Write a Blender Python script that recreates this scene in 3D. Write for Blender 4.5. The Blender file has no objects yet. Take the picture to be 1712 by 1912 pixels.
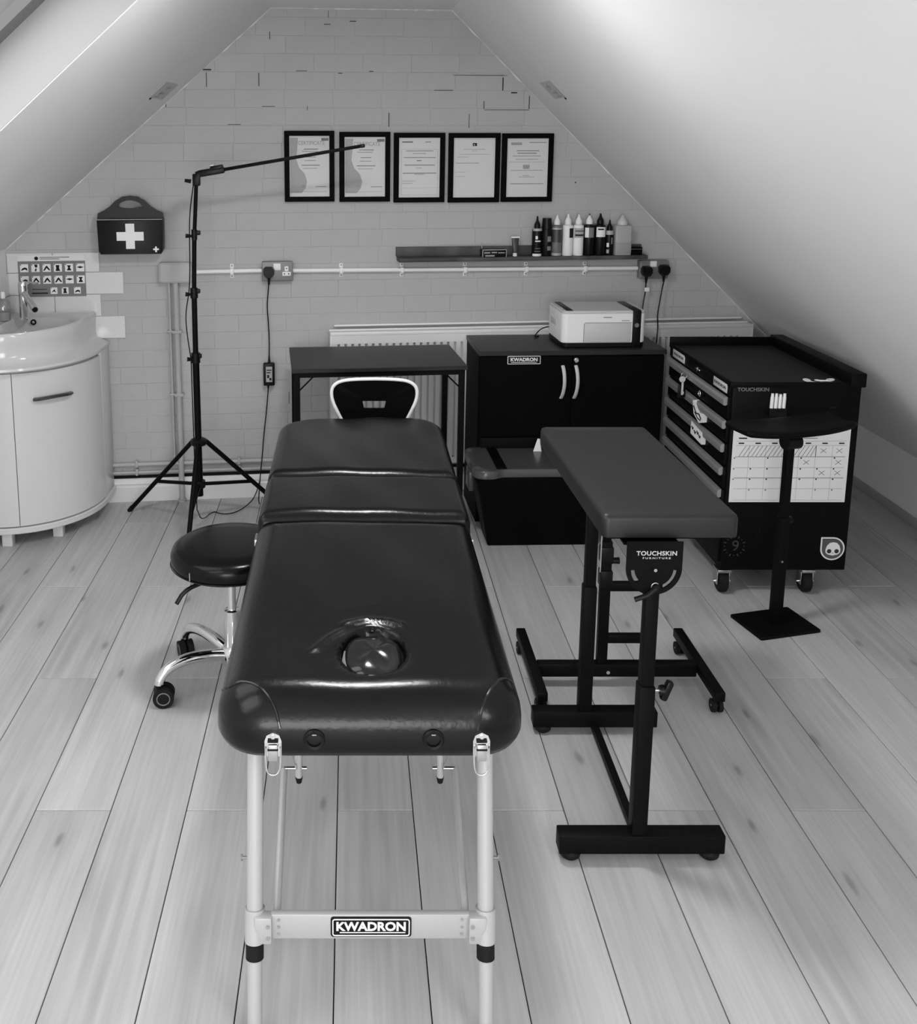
import bpy, bmesh, math, random
from mathutils import Matrix, Vector
from mathutils.bvhtree import BVHTree

PI = math.pi
rnd = random.Random(7)
C = bpy.context.scene.collection
scn = bpy.context.scene

# ------------------------------------------------------------------ camera
cam_d = bpy.data.cameras.new('camera')
cam = bpy.data.objects.new('camera', cam_d)
C.objects.link(cam)
cam.location = (0, 0, 1.78)
cam.rotation_euler = (math.radians(90 - 10.204), 0, 0)
cam_d.sensor_fit = 'HORIZONTAL'
cam_d.sensor_width = 36.0
cam_d.lens = 1850.0 / 1712.0 * 36.0
cam_d.shift_x = 201.0 / 1712.0
cam_d.shift_y = -376.0 / 1712.0
cam_d.clip_start = 0.05
scn.camera = cam

# ------------------------------------------------------------------ world, lights, exposure
scn.view_settings.view_transform = 'Standard'
scn.view_settings.look = 'None'
scn.view_settings.gamma = 1.0
scn.view_settings.use_curve_mapping = False
scn.view_settings.exposure = 0.0
scn.cycles.max_bounces = 10
scn.cycles.diffuse_bounces = 6
scn.cycles.transparent_max_bounces = 12
scn.cycles.caustics_reflective = False
scn.cycles.caustics_refractive = False

w = bpy.data.worlds.new('overcast_sky')
scn.world = w
w.use_nodes = True
bg = w.node_tree.nodes['Background']
bg.inputs[0].default_value = (0.8, 0.8, 0.8, 1)
bg.inputs[1].default_value = 0.40

# roof slopes (room section, x-z): ridge corners and falls
LX, LZ, LT = -0.367, 2.339, 0.8864          # left slope: z = LZ - LT*(LX - x)
RX, RZ, RT = 0.469, 2.342, 0.958            # right slope: z = RZ - RT*(x - RX)
XL, XR = -1.60, 2.585                        # knee walls
YB = -2.4                                    # gable behind the camera
def zl(x): return LZ - LT * (LX - x)
def zr(x): return RZ - RT * (x - RX)
NL = Vector((LT, 0, -1)).normalized()        # into the room
NR = Vector((-RT, 0, -1)).normalized()
DL = Vector((-1, 0, -LT)).normalized()       # down the slope
DR = Vector((1, 0, -RT)).normalized()

def daylight(name, centre, normal, up, sx, sy, energy):
    ld = bpy.data.lights.new(name, 'AREA')
    ld.shape = 'RECTANGLE'
    ld.size, ld.size_y = sx, sy
    ld.energy = energy
    lo = bpy.data.objects.new(name, ld)
    C.objects.link(lo)
    z = -Vector(normal).normalized()
    x = Vector(up).normalized()
    y = z.cross(x)
    lo.matrix_world = Matrix(((x.x, y.x, z.x, centre[0]), (x.y, y.y, z.y, centre[1]), (x.z, y.z, z.z, centre[2]), (0, 0, 0, 1)))
    return lo

# (y0, y1, distance down the slope from the ridge corner s0, s1)
SKY = {1: ('L', 1.72, 2.86, 0.20, 1.58), 2: ('L', 0.40, 1.58, 0.20, 1.58), 3: ('R', -0.75, 0.35, 0.30, 1.40)}
def slope_pt(side, s, y, off=0.0):           # off: outwards
    if side == 'L':
        return Vector((LX, y, LZ)) + DL * s - NL * off
    return Vector((RX, y, RZ)) + DR * s - NR * off
POWER = {1: 16, 2: 24, 3: 60}
for k, (side, y0, y1, s0, s1) in SKY.items():
    n = NL if side == 'L' else NR
    d = DL if side == 'L' else DR
    daylight('daylight', slope_pt(side, (s0 + s1) / 2, (y0 + y1) / 2, 0.30), n, d, s1 - s0 + 0.1, y1 - y0 + 0.1, POWER[k])

# unseen gable window, added behind the camera to light the floor under the bed
GW = (-1.25, 0.65, 0.35, 2.0)
daylight('daylight', ((GW[0] + GW[1]) / 2, YB - 0.25, (GW[2] + GW[3]) / 2), (0, 1, 0), (1, 0, 0), GW[1] - GW[0], GW[3] - GW[2], 118)

# ------------------------------------------------------------------ materials
def mat(name, v, rough=0.5, metal=0.0, spec=0.5, bump=0.0, bscale=60, var=0.0, vscale=4, coat=0.0, bdist=0.01):
    m = bpy.data.materials.new(name)
    m.use_nodes = True
    nt = m.node_tree
    b = nt.nodes['Principled BSDF']
    b.inputs['Base Color'].default_value = (v, v, v, 1)
    b.inputs['Roughness'].default_value = rough
    b.inputs['Metallic'].default_value = metal
    b.inputs['Specular IOR Level'].default_value = spec
    if coat:
        b.inputs['Coat Weight'].default_value = coat
        b.inputs['Coat Roughness'].default_value = 0.1
    if bump or var:
        tc = nt.nodes.new('ShaderNodeTexCoord')
    if var:
        n = nt.nodes.new('ShaderNodeTexNoise')
        n.inputs['Scale'].default_value = vscale
        n.inputs['Detail'].default_value = 5
        nt.links.new(tc.outputs['Object'], n.inputs['Vector'])
        r = nt.nodes.new('ShaderNodeMapRange')
        r.inputs[1].default_value, r.inputs[2].default_value = 0.3, 0.7
        r.inputs[3].default_value, r.inputs[4].default_value = v * (1 - var), v * (1 + var)
        nt.links.new(n.outputs[0], r.inputs[0])
        nt.links.new(r.outputs[0], b.inputs['Base Color'])
    if bump:
        n2 = nt.nodes.new('ShaderNodeTexNoise')
        n2.inputs['Scale'].default_value = bscale
        n2.inputs['Detail'].default_value = 4
        nt.links.new(tc.outputs['Object'], n2.inputs['Vector'])
        bp = nt.nodes.new('ShaderNodeBump')
        bp.inputs['Strength'].default_value = bump
        bp.inputs['Distance'].default_value = bdist
        nt.links.new(n2.outputs[0], bp.inputs['Height'])
        nt.links.new(bp.outputs[0], b.inputs['Normal'])
    return m

M = {}
M['plaster'] = mat('white_plaster', 0.80, 0.9, spec=0.2, bump=0.08, bscale=14, var=0.02, vscale=2)
M['lining'] = mat('pale_grey_window_lining', 0.43, 0.6)
M['sash'] = mat('grey_window_sash', 0.15, 0.5)
M['brick'] = mat('grey_painted_brick', 0.47, 0.65, spec=0.3, bump=0.35, bscale=38, var=0.07, vscale=3.0, bdist=0.006)
M['mortar'] = mat('grey_painted_mortar', 0.44, 0.75, spec=0.2, bump=0.5, bscale=70, bdist=0.006)
M['gap'] = mat('open_joint_shadow', 0.012, 0.9, spec=0.1)
M['tile'] = mat('white_glazed_tile', 0.70, 0.12, spec=0.5)
M['gloss'] = mat('white_gloss_board', 0.66, 0.25, spec=0.5)
M['ceramic'] = mat('white_ceramic', 0.64, 0.08, spec=0.5)
M['skirt'] = mat('white_painted_wood', 0.72, 0.35)
M['pipe'] = mat('grey_painted_pipe', 0.45, 0.5)
M['trunk'] = mat('white_pvc_conduit', 0.86, 0.4)
M['greybox'] = mat('grey_metalclad', 0.22, 0.45, metal=0.3)
M['rad'] = mat('white_radiator_enamel', 0.80, 0.3)
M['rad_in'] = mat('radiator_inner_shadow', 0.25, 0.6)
M['leather'] = mat('black_leather', 0.002, 0.24, spec=0.31, bump=0.12, bscale=90, bdist=0.004)
M['leather_gloss'] = mat('glossy_black_leather', 0.010, 0.16, spec=0.5, bump=0.10, bscale=30, bdist=0.004)
M['stool'] = mat('black_stool_vinyl', 0.002, 0.22, spec=0.24, bump=0.05, bscale=120, bdist=0.003)
M['greyvinyl'] = mat('dark_grey_vinyl', 0.010, 0.45, spec=0.5, bump=0.05, bscale=200, bdist=0.002)
M['blk'] = mat('black_powder_coat', 0.003, 0.5, spec=0.10)
M['blkm'] = mat('matte_black_board', 0.002, 0.6, spec=0.06)
M['blktop'] = mat('black_woodgrain_top', 0.016, 0.42, spec=0.35)
M['blkpl'] = mat('black_plastic', 0.005, 0.35, spec=0.2)
M['tub'] = mat('black_tub_plastic', 0.002, 0.5, spec=0.08)
M['tublid'] = mat('shiny_dark_lid_plastic', 0.065, 0.25, spec=0.6)
M['tool'] = mat('black_toolbox_steel', 0.003, 0.45, spec=0.10)
M['tooltop'] = mat('black_ribbed_mat', 0.014, 0.6, spec=0.3)
M['pull'] = mat('brushed_aluminium_pull', 0.40, 0.45, metal=0.6)
M['alu'] = mat('pale_grey_coated_aluminium', 0.46, 0.38, metal=0.15)
M['alup'] = mat('bare_aluminium', 0.75, 0.25, metal=0.9)
M['whitepl'] = mat('white_plastic', 0.86, 0.35)
M['lightpl'] = mat('pale_grey_plastic', 0.58, 0.4)
M['chrome'] = mat('chrome', 0.85, 0.06, metal=1.0)
M['steel'] = mat('satin_steel', 0.60, 0.28, metal=1.0)
M['paper'] = mat('white_paper', 0.80, 0.8, spec=0.1)
M['ink'] = mat('black_ink', 0.02, 0.8, spec=0.1)
M['ink2'] = mat('grey_ink', 0.22, 0.8, spec=0.1)
M['ink3'] = mat('pale_grey_ink', 0.42, 0.8, spec=0.1)
M['poster'] = mat('grey_poster_print', 0.22, 0.7, spec=0.2)
M['white'] = mat('white_print', 0.86, 0.5)
M['kit'] = mat('dark_grey_kit_plastic', 0.008, 0.4, spec=0.25)
M['rubber'] = mat('black_rubber', 0.008, 0.7, spec=0.2)
M['clearpl'] = mat('cloudy_plastic', 0.42, 0.35)
M['midgrey'] = mat('mid_grey_liquid', 0.16, 0.4)
M['amber'] = mat('dark_grey_liquid', 0.05, 0.4)
M['handle'] = mat('dark_chrome', 0.16, 0.15, metal=1.0)

def glass_mat(name, tint=0.95, gl=0.06):
    m = bpy.data.materials.new(name)
    m.use_nodes = True
    nt = m.node_tree
    nt.nodes.clear()
    out = nt.nodes.new('ShaderNodeOutputMaterial')
    t = nt.nodes.new('ShaderNodeBsdfTransparent')
    t.inputs[0].default_value = (tint, tint, tint, 1)
    g = nt.nodes.new('ShaderNodeBsdfGlossy')
    g.inputs['Roughness'].default_value = 0.03
    mx = nt.nodes.new('ShaderNodeMixShader')
    mx.inputs[0].default_value = gl
    nt.links.new(t.outputs[0], mx.inputs[1])
    nt.links.new(g.outputs[0], mx.inputs[2])
    nt.links.new(mx.outputs[0], out.inputs[0])
    return m
M['glass'] = glass_mat("clear_glass", 0.97, 0.012)
M['pane'] = glass_mat('window_glass', 0.97, 0.05)
M['bottleglass'] = glass_mat('thin_glass', 0.86, 0.10)

def wood_mat(name, v, along='Y', contrast=0.16, rough=0.42, knots=True, fine=1.0):
    m = bpy.data.materials.new(name)
    m.use_nodes = True
    nt = m.node_tree
    N, L = nt.nodes, nt.links
    b = N['Principled BSDF']
    b.inputs['Roughness'].default_value = rough
    b.inputs['Specular IOR Level'].default_value = 0.35
    tc = N.new('ShaderNodeTexCoord')
    oi = N.new('ShaderNodeObjectInfo')
    mul = N.new('ShaderNodeMath'); mul.operation = 'MULTIPLY'; mul.inputs[1].default_value = 57.0
    L.new(oi.outputs['Random'], mul.inputs[0])
    add = N.new('ShaderNodeVectorMath'); add.operation = 'ADD'
    cmb = N.new('ShaderNodeCombineXYZ')
    for i in range(3):
        L.new(mul.outputs[0], cmb.inputs[i])
    L.new(tc.outputs['Object'], add.inputs[0])
    L.new(cmb.outputs[0], add.inputs[1])
    def mp(sx, sy, sz):
        mpn = N.new('ShaderNodeMapping')
        mpn.inputs['Scale'].default_value = (sx, sy, sz) if along == 'Y' else (sy, sx, sz)
        L.new(add.outputs[0], mpn.inputs['Vector'])
        return mpn
    def noise(mpn, scale, detail, dist=0.0):
        n = N.new('ShaderNodeTexNoise')
        n.inputs['Scale'].default_value = scale
        n.inputs['Detail'].default_value = detail
        n.inputs['Distortion'].default_value = dist
        L.new(mpn.outputs[0], n.inputs['Vector'])
        return n
    def rng(src, a, c, lo, hi, smooth=False):
        r = N.new('ShaderNodeMapRange')
        if smooth:
            r.interpolation_type = 'SMOOTHSTEP'
        for i, x in enumerate((a, c, lo, hi)):
            r.inputs[i + 1].default_value = x
        L.new(src, r.inputs[0])
        return r.outputs[0]
    def math2(op, a, c):
        k = N.new('ShaderNodeMath'); k.operation = op
        for i, x in enumerate((a, c)):
            if isinstance(x, (int, float)):
                k.inputs[i].default_value = x
            else:
                L.new(x, k.inputs[i])
        return k.outputs[0]
    f1 = rng(noise(mp(95 * fine, 3.0, 3), 1.0, 7).outputs[0], 0.32, 0.68, 1 - contrast * 0.55, 1 + contrast * 0.4)
    f2 = rng(noise(mp(7, 1.3, 3), 1.0, 4, 0.8).outputs[0], 0.30, 0.72, 1 - contrast * 0.7, 1 + contrast * 0.4)
    wv = N.new('ShaderNodeTexWave'); wv.bands_direction = 'X'
    wv.inputs['Scale'].default_value = 1.0
    wv.inputs['Distortion'].default_value = 9.0
    wv.inputs['Detail'].default_value = 2.0
    wv.inputs['Detail Scale'].default_value = 0.8
    L.new(mp(7 if along == 'Y' else 7, 0.7, 1).outputs[0], wv.inputs['Vector'])
    patch = rng(noise(mp(3.5, 1.0, 1), 1.0, 1).outputs[0], 0.52, 0.68, 0.0, 1.0, True)
    rings = math2('SUBTRACT', 1.0, math2('MULTIPLY', math2('MULTIPLY', wv.outputs[0], patch), contrast * 0.9))
    val = math2('MULTIPLY', math2('MULTIPLY', f1, f2), rings)
    if knots:
        vo = N.new('ShaderNodeTexVoronoi')
        vo.voronoi_dimensions = '2D'
        vo.inputs['Scale'].default_value = 1.0
        vo.inputs['Randomness'].default_value = 1.0
        nz = noise(mp(14, 5, 1), 1.0, 3)
        off = N.new('ShaderNodeVectorMath'); off.operation = 'SCALE'; off.inputs['Scale'].default_value = 0.16
        L.new(nz.outputs[1], off.inputs[0])
        ad2 = N.new('ShaderNodeVectorMath'); ad2.operation = 'ADD'
        L.new(mp(5.5, 1.9, 1).outputs[0], ad2.inputs[0]); L.new(off.outputs[0], ad2.inputs[1])
        L.new(ad2.outputs[0], vo.inputs['Vector'])
        kd = rng(vo.outputs['Distance'], 0.01, 0.085, 1.0, 0.0, True)
        sep = N.new('ShaderNodeSeparateColor')
        L.new(vo.outputs['Color'], sep.inputs[0])
        pick = math2('GREATER_THAN', sep.outputs[0], 0.60)
        kk = math2('MULTIPLY', math2('MULTIPLY', kd, pick), 0.34)
        halo = math2('MULTIPLY', math2('MULTIPLY', rng(vo.outputs['Distance'], 0.03, 0.34, 1.0, 0.0, True), pick), 0.10)
        val = math2('MULTIPLY', val, math2('SUBTRACT', 1.0, math2('ADD', kk, halo)))
    tone = rng(oi.outputs['Random'], 0, 1, v * 0.93, v * 1.06)
    val = math2('MULTIPLY', val, tone)
    L.new(val, b.inputs['Base Color'])
    bp = N.new('ShaderNodeBump')
    bp.inputs['Strength'].default_value = 0.12
    bp.inputs['Distance'].default_value = 0.002
    L.new(f1, bp.inputs['Height'])
    L.new(bp.outputs[0], b.inputs['Normal'])
    return m
M['plank'] = wood_mat('grey_oak_laminate', 0.50)
M['woodshelf'] = wood_mat('dark_grey_stained_wood', 0.085, along='X', contrast=0.7, rough=0.6, knots=False)

# ------------------------------------------------------------------ builders
FR = Matrix.Identity(4)
def use(m=None):
    global FR
    FR = m if m is not None else Matrix.Identity(4)

def rounded_rect(hx, hy, r, d=0.0, n=6, sx=1, sy=1, cx=0, cy=0):
    """outline of a rounded rectangle inset by d; r: one radius or four (++, -+, --, +-)"""
    rs = r if isinstance(r, (list, tuple)) else [r] * 4
    hx2, hy2 = max(hx - d, 0.0004), max(hy - d, 0.0004)
    pts = []
    sg = [(1, 1), (-1, 1), (-1, -1), (1, -1)]
    for i, (a, c) in enumerate(sg):
        rr = min(max(rs[i] - d, 0.0003), hx2, hy2)
        ccx, ccy = a * (hx2 - rr), c * (hy2 - rr)
        for k in range(n + 1):
            t = PI / 2 * i + PI / 2 * k / n
            pts.append((cx + ccx + rr * math.cos(t), cy + ccy + rr * math.sin(t)))
        b_, e_ = sg[(i + 1) % 4]
        rr2 = min(max(rs[(i + 1) % 4] - d, 0.0003), hx2, hy2)
        nx_ = (b_ * (hx2 - rr2), e_ * (hy2 - rr2))
        t = PI / 2 * (i + 1)
        p0 = (ccx + rr * math.cos(t), ccy + rr * math.sin(t))
        p1 = (nx_[0] + rr2 * math.cos(t), nx_[1] + rr2 * math.sin(t))
        m_ = sx if i % 2 == 0 else sy
        for k in range(1, m_):
            f = k / m_
            pts.append((cx + p0[0] + (p1[0] - p0[0]) * f, cy + p0[1] + (p1[1] - p0[1]) * f))
    return pts

class MB:
    def __init__(s):
        s.bm = bmesh.new()
    def box(s, c, d, bev=0.0, seg=2, rot=None):
        t = bmesh.new()
        bmesh.ops.create_cube(t, size=1)
        bmesh.ops.scale(t, vec=d, verts=t.verts)
        if bev:
            bmesh.ops.bevel(t, geom=t.edges[:] + t.verts[:], offset=min(bev, min(d) * 0.49), segments=seg, affect='EDGES', profile=0.5)
        if rot is not None:
            t.transform(rot.to_4x4())
        bmesh.ops.translate(t, vec=c, verts=t.verts)
        s._add(t)
        return s
    def bx(s, x0, x1, y0, y1, z0, z1, bev=0.0, seg=2):
        return s.box(((x0 + x1) / 2, (y0 + y1) / 2, (z0 + z1) / 2), (abs(x1 - x0), abs(y1 - y0), abs(z1 - z0)), bev, seg)
    def _add(s, t):
        me = bpy.data.meshes.new('tmp')
        t.to_mesh(me); t.free()
        s.bm.from_mesh(me)
        bpy.data.meshes.remove(me)
    def rings(s, rs, cap0=True, cap1=True, closed=True):
        vs = [[s.bm.verts.new(p) for p in r] for r in rs]
        n = len(vs[0])
        for a, b in zip(vs, vs[1:]):
            for i in range(n if closed else n - 1):
                j = (i + 1) % n
                try:
                    s.bm.faces.new((a[i], a[j], b[j], b[i]))
                except ValueError:
                    pass
        if cap0:
            s.bm.faces.new(list(reversed(vs[0])))
        if cap1:
            s.bm.faces.new(vs[-1])
        return s
    def cyl(s, p, q, r, r2=None, seg=16):
        p, q = Vector(p), Vector(q)
        r2 = r if r2 is None else r2
        d = (q - p).normalized()
        a = Vector((0, 0, 1)) if abs(d.z) < 0.9 else Vector((1, 0, 0))
        u = d.cross(a).normalized(); v = d.cross(u)
        s.rings([[p + (u * math.cos(t) + v * math.sin(t)) * r for t in [2 * PI * k / seg for k in range(seg)]],
                 [q + (u * math.cos(t) + v * math.sin(t)) * r2 for t in [2 * PI * k / seg for k in range(seg)]]])
        return s
    def tube(s, pts, r, seg=8, radii=None, closed=False, flat=1.0, smooth=0):
        pts = [Vector(p) for p in pts]
        for _ in range(smooth):
            q = [pts[0]]
            for a, b in zip(pts, pts[1:]):
                q += [a * 0.75 + b * 0.25, a * 0.25 + b * 0.75]
            pts = q + [pts[-1]]
            if radii:
                rr = [radii[0]]
                for a, b in zip(radii, radii[1:]):
                    rr += [a * 0.75 + b * 0.25, a * 0.25 + b * 0.75]
                radii = rr + [radii[-1]]
        n = len(pts)
        u = None
        rs = []
        for i, p in enumerate(pts):
            if closed:
                d = (pts[(i + 1) % n] - pts[i - 1]).normalized()
            else:
                d = (pts[min(i + 1, n - 1)] - pts[max(i - 1, 0)]).normalized()
            if u is None:
                a = Vector((0, 0, 1)) if abs(d.z) < 0.9 else Vector((1, 0, 0))
                u = d.cross(a).normalized()
            u = (u - d * u.dot(d)).normalized()
            v = d.cross(u)
            rad = radii[i] if radii else r
            rs.append([p + (u * math.cos(t) + v * math.sin(t) * flat) * rad for t in [2 * PI * k / seg for k in range(seg)]])
        if closed:
            rs.append(rs[0])
            s.rings(rs, False, False)
            bmesh.ops.remove_doubles(s.bm, verts=s.bm.verts, dist=1e-6)
        else:
            s.rings(rs)
        return s
    def lathe(s, prof, c, seg=28, axis='Z'):
        rs = []
        for r, h in prof:
            ring = []
            for k in range(seg):
                t = 2 * PI * k / seg
                a, b = r * math.cos(t), r * math.sin(t)
                p = (a, b, h) if axis == 'Z' else ((a, h, b) if axis == 'Y' else (h, a, b))
                ring.append((c[0] + p[0], c[1] + p[1], c[2] + p[2]))
            if axis == 'Y':
                ring.reverse()
            rs.append(ring)
        s.rings(rs)
        return s
    def prism(s, pts, f0, f1):
        """polygon swept between two maps of 2-D points to 3-D"""
        s.rings([[f0(*p) for p in pts], [f1(*p) for p in pts]])
        return s
    def slab(s, pts_fn, prof):
        """pts_fn(inset) -> xy outline, prof: (inset, z)"""
        return s.rings([[(p[0], p[1], z) for p in pts_fn(d)] for d, z in prof])
    def face(s, pts):
        s.bm.faces.new([s.bm.verts.new(p) for p in pts])
        return s

def inv(bm):
    bmesh.ops.recalc_face_normals(bm, faces=bm.faces)

def link(name, me, parent=None):
    o = bpy.data.objects.new(name, me)
    C.objects.link(o)
    if parent is not None:
        o.parent = parent
    return o

def origin_of(o):
    v = Vector((0, 0, 0))
    while o is not None:
        v = v + o.location
        o = o.parent
    return v

def obj(name, mb, m, parent=None, smooth=True, angle=38, label=None, keep_normals=False):
    bm = mb.bm
    if not keep_normals:
        inv(bm)
    bm.transform(FR)
    if parent is not None:
        bmesh.ops.translate(bm, vec=-origin_of(parent), verts=bm.verts)
        o_loc = None
    else:
        xs = [v.co for v in bm.verts]
        lo = Vector((min(v.x for v in xs), min(v.y for v in xs), min(v.z for v in xs)))
        hi = Vector((max(v.x for v in xs), max(v.y for v in xs), max(v.z for v in xs)))
        o_loc = Vector(((lo.x + hi.x) / 2, (lo.y + hi.y) / 2, lo.z))
        bmesh.ops.translate(bm, vec=-o_loc, verts=bm.verts)
    me = bpy.data.meshes.new(name)
    bm.to_mesh(me)
    bm.free()
    me.materials.append(M[m] if isinstance(m, str) else m)
    if smooth:
        for p in me.polygons:
            p.use_smooth = True
        me.set_sharp_from_angle(angle=math.radians(angle))
    o = link(name, me, parent)
    if o_loc is not None:
        o.location = o_loc
    if label:
        o['label'] = label
    return o

def thing(name, label, cat, loc, group=None):
    o = bpy.data.objects.new(name, None)
    C.objects.link(o)
    o.empty_display_size = 0.1
    o.location = FR @ Vector(loc)
    return tag(o, label, cat, group)

def tag(o, label, cat, group=None):
    o['label'] = label
    o['category'] = cat
    if group:
        o['group'] = group
    return o

def struct(o):
    o['kind'] = 'structure'
    return o

def text(name, body, size, m, parent, loc, face='front', extrude=0.0006, bold=0.0, sx=1.0, shear=0.0, align='CENTER', spacing=1.0, rot=None):
    """flat lettering; face 'front' reads from -y, 'left' reads from -x"""
    cu = bpy.data.curves.new('lettering', 'FONT')
    cu.body = body
    cu.size = size
    cu.extrude = extrude
    cu.offset = bold
    cu.shear = shear
    cu.space_character = spacing
    cu.align_x = align
    cu.align_y = 'CENTER'
    cu.resolution_u = 3
    t = bpy.data.objects.new('lettering_tmp', cu)
    C.objects.link(t)
    dg = bpy.context.evaluated_depsgraph_get()
    me = bpy.data.meshes.new_from_object(t.evaluated_get(dg))
    bpy.data.objects.remove(t)
    bpy.data.curves.remove(cu)
    S = Matrix.Diagonal((sx, 1, 1, 1))
    if face == 'front':
        R = Matrix.Rotation(PI / 2, 4, 'X')
    elif face == 'left':
        R = Matrix.Rotation(-PI / 2, 4, 'Z') @ Matrix.Rotation(PI / 2, 4, 'X')
    else:
        R = rot
    me.transform(FR @ Matrix.Translation(loc) @ R @ S)
    me.transform(Matrix.Translation(-origin_of(parent)))
    me.materials.clear()
    me.materials.append(M[m] if isinstance(m, str) else m)
    me.name = name
    return link(name, me, parent)

# frames of reference: the gable wall stands at 6 degrees to the planks, the cabinet at 2.5
FW = Matrix.Translation((-0.8, 4.655, 0)) @ Matrix.Rotation(math.radians(6), 4, 'Z')
FC = Matrix.Translation((0.578, 4.335, 0)) @ Matrix.Rotation(math.radians(2.5), 4, 'Z')
FWI = FW.inverted()
def wall_y(x): return 4.655 + math.tan(math.radians(6)) * (x + 0.8)

# ------------------------------------------------------------------ room shell
def room():
    # floor: dark bed under the planks, every plank a part
    fl = struct(obj('floor', MB().bx(-2.0, 3.0, YB, 5.4, -0.06, -0.009), 'gap'))
    PW, PL = 0.2014, 1.325
    meshes = {}
    for k in range(-5, 17):
        x0 = -0.640 + PW * k
        off = 2.365 if k % 2 else 3.015
        n0 = math.floor((YB - off) / PL)
        for j in range(n0, 4):
            y0, y1 = off + PL * j, off + PL * (j + 1)
            y0, y1 = max(y0, YB), min(y1, 5.2)
            if y1 - y0 < 0.03:
                continue
            xa, xb = max(x0, XL - 0.05), min(x0 + PW, XR + 0.05)
            if xb - xa < 0.02:
                continue
            key = (round(xb - xa, 3), round(y1 - y0, 3))
            if key not in meshes:
                mb = MB().box((0, 0, -0.0045), (key[0] - 0.0022, key[1] - 0.0022, 0.009), 0.0012, 1)
                me = bpy.data.meshes.new('plank')
                inv(mb.bm); mb.bm.to_mesh(me); mb.bm.free()
                me.materials.append(M['plank'])
                meshes[key] = me
            o = link('plank', meshes[key], fl)
            o.location = Vector(((xa + xb) / 2, (y0 + y1) / 2, 0)) - fl.location

    # gable wall with the painted bricks
    use(FW)
    mb = MB()
    def P(u, z): return (u, z)
    poly = [(-1.1, -0.05), (3.6, -0.05), (3.6, 2.7), (-1.1, 2.7)]
    mb.prism(poly, lambda u, z: (u, 0.0016, z), lambda u, z: (u, 0.14, z))
    wb = struct(obj('wall_back', mb, 'mortar', smooth=False))
    CH, BL = 0.0815, 0.2285
    # inside outline of the wall in wall coordinates
    def clip(poly, a, b, c):                       # keep a*u + b*z <= c
        out = []
        for i in range(len(poly)):
            p, q = poly[i], poly[(i + 1) % len(poly)]
            dp, dq = a * p[0] + b * p[1] - c, a * q[0] + b * q[1] - c
            if dp <= 0:
                out.append(p)
            if dp * dq < 0:
                f = dp / (dp - dq)
                out.append((p[0] + (q[0] - p[0]) * f, p[1] + (q[1] - p[1]) * f))
        return out
    cs = math.cos(math.radians(6))
    # left slope z = LZ - LT*(LX - x), x = -0.8 + u*cs
    la, lc = -LT * cs, LZ - LT * (LX + 0.8)
    ra, rc = RT * cs, RZ + RT * (RX + 0.8)
    uL, uR = (XL + 0.8) / cs, (XR + 0.8) / cs
    cells = []
    for r in range(0, 30):
        z0 = 0.018 + CH * r
        z1 = z0 + CH
        sh = (0.5 if r % 2 else 0.0) * BL + rnd.uniform(-0.02, 0.02)
        u = -1.1 + sh - BL
        while u < 3.6:
            ln = BL * (0.5 if rnd.random() < 0.06 else 1.0)
            poly = [(u, z0), (u + ln, z0), (u + ln, z1), (u, z1)]
            full = True
            for a, b, c in ((la, 1, lc), (ra, 1, rc), (0, 1, 2.3405), (-1, 0, -uL), (1, 0, uR)):
                q = clip(poly, a, b, c)
                if len(q) != 4 or len(poly) != 4 or max(abs(q[i][0] - poly[i][0]) + abs(q[i][1] - poly[i][1]) for i in range(4)) > 1e-6:
                    full = False
                poly = q
                if len(poly) < 3:
                    break
            if len(poly) >= 3:
                ar = abs(sum(poly[i][0] * poly[i - 1][1] - poly[i - 1][0] * poly[i][1] for i in range(len(poly)))) / 2
                if ar > 0.0006:
                    cells.append((u, z0, ln, poly, full, ar))
            u += ln
    def hidden(u, z):
        return (z < 0.80 and u > 1.42) or (u > 0.55 and z < 0.50) or z < 0.10 or (u < -0.35 and z < 0.80)
    cells.sort(key=lambda c: (hidden(c[0] + c[2] / 2, c[1] + 0.04), -c[5]))
    def brick_rings(mb, poly, dv=0.0):
        cu = sum(p[0] for p in poly) / len(poly); cz = sum(p[1] for p in poly) / len(poly)
        def ins(d):
            out = []
            n = len(poly)
            for i in range(n):
                p0, p1, p2 = Vector(poly[i - 1]), Vector(poly[i]), Vector(poly[(i + 1) % n])
                e1, e2 = (p1 - p0).normalized(), (p2 - p1).normalized()
                n1, n2 = Vector((-e1.y, e1.x)), Vector((-e2.y, e2.x))
                k = 1 + n1.dot(n2)
                out.append(p1 + (n1 + n2) * (d / max(k, 0.35)))
            return out
        rs = []
        for d, v in ((0.0005, 0.0045), (0.0009, 0.0008), (0.0026, 0.0)):
            rs.append([(p.x, v + dv, p.y) for p in ins(d)])
        mb.rings(rs, cap0=False)
    shared = {}
    rest = MB()
    wl = wb.location
    for i, (u, z0, ln, poly, full, ar) in enumerate(cells):
        if i >= 300:
            brick_rings(rest, poly)
            continue
        dv = rnd.uniform(-0.0012, 0.0012)
        if full:
            if ln not in shared:
                mb = MB()
                brick_rings(mb, [(0, 0), (ln, 0), (ln, CH), (0, CH)])
                me = bpy.data.meshes.new('brick')
                inv(mb.bm); mb.bm.to_mesh(me); mb.bm.free()
                me.materials.append(M['brick'])
                shared[ln] = me
            o = link('brick', shared[ln], wb)
            o.location = FW @ Vector((u, dv, z0)) - wl
            o.rotation_euler = (0, rnd.uniform(-0.004, 0.004), math.radians(6))
        else:
            mb = MB()
            brick_rings(mb, poly, dv)
            obj('brick', mb, 'brick', wb, smooth=False)
    o = obj('brick', rest, 'brick', wb, smooth=False)
    o['kind'] = 'stuff'
    # open dark gaps in the paint along the joints, mostly high up
    gp = MB()
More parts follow.
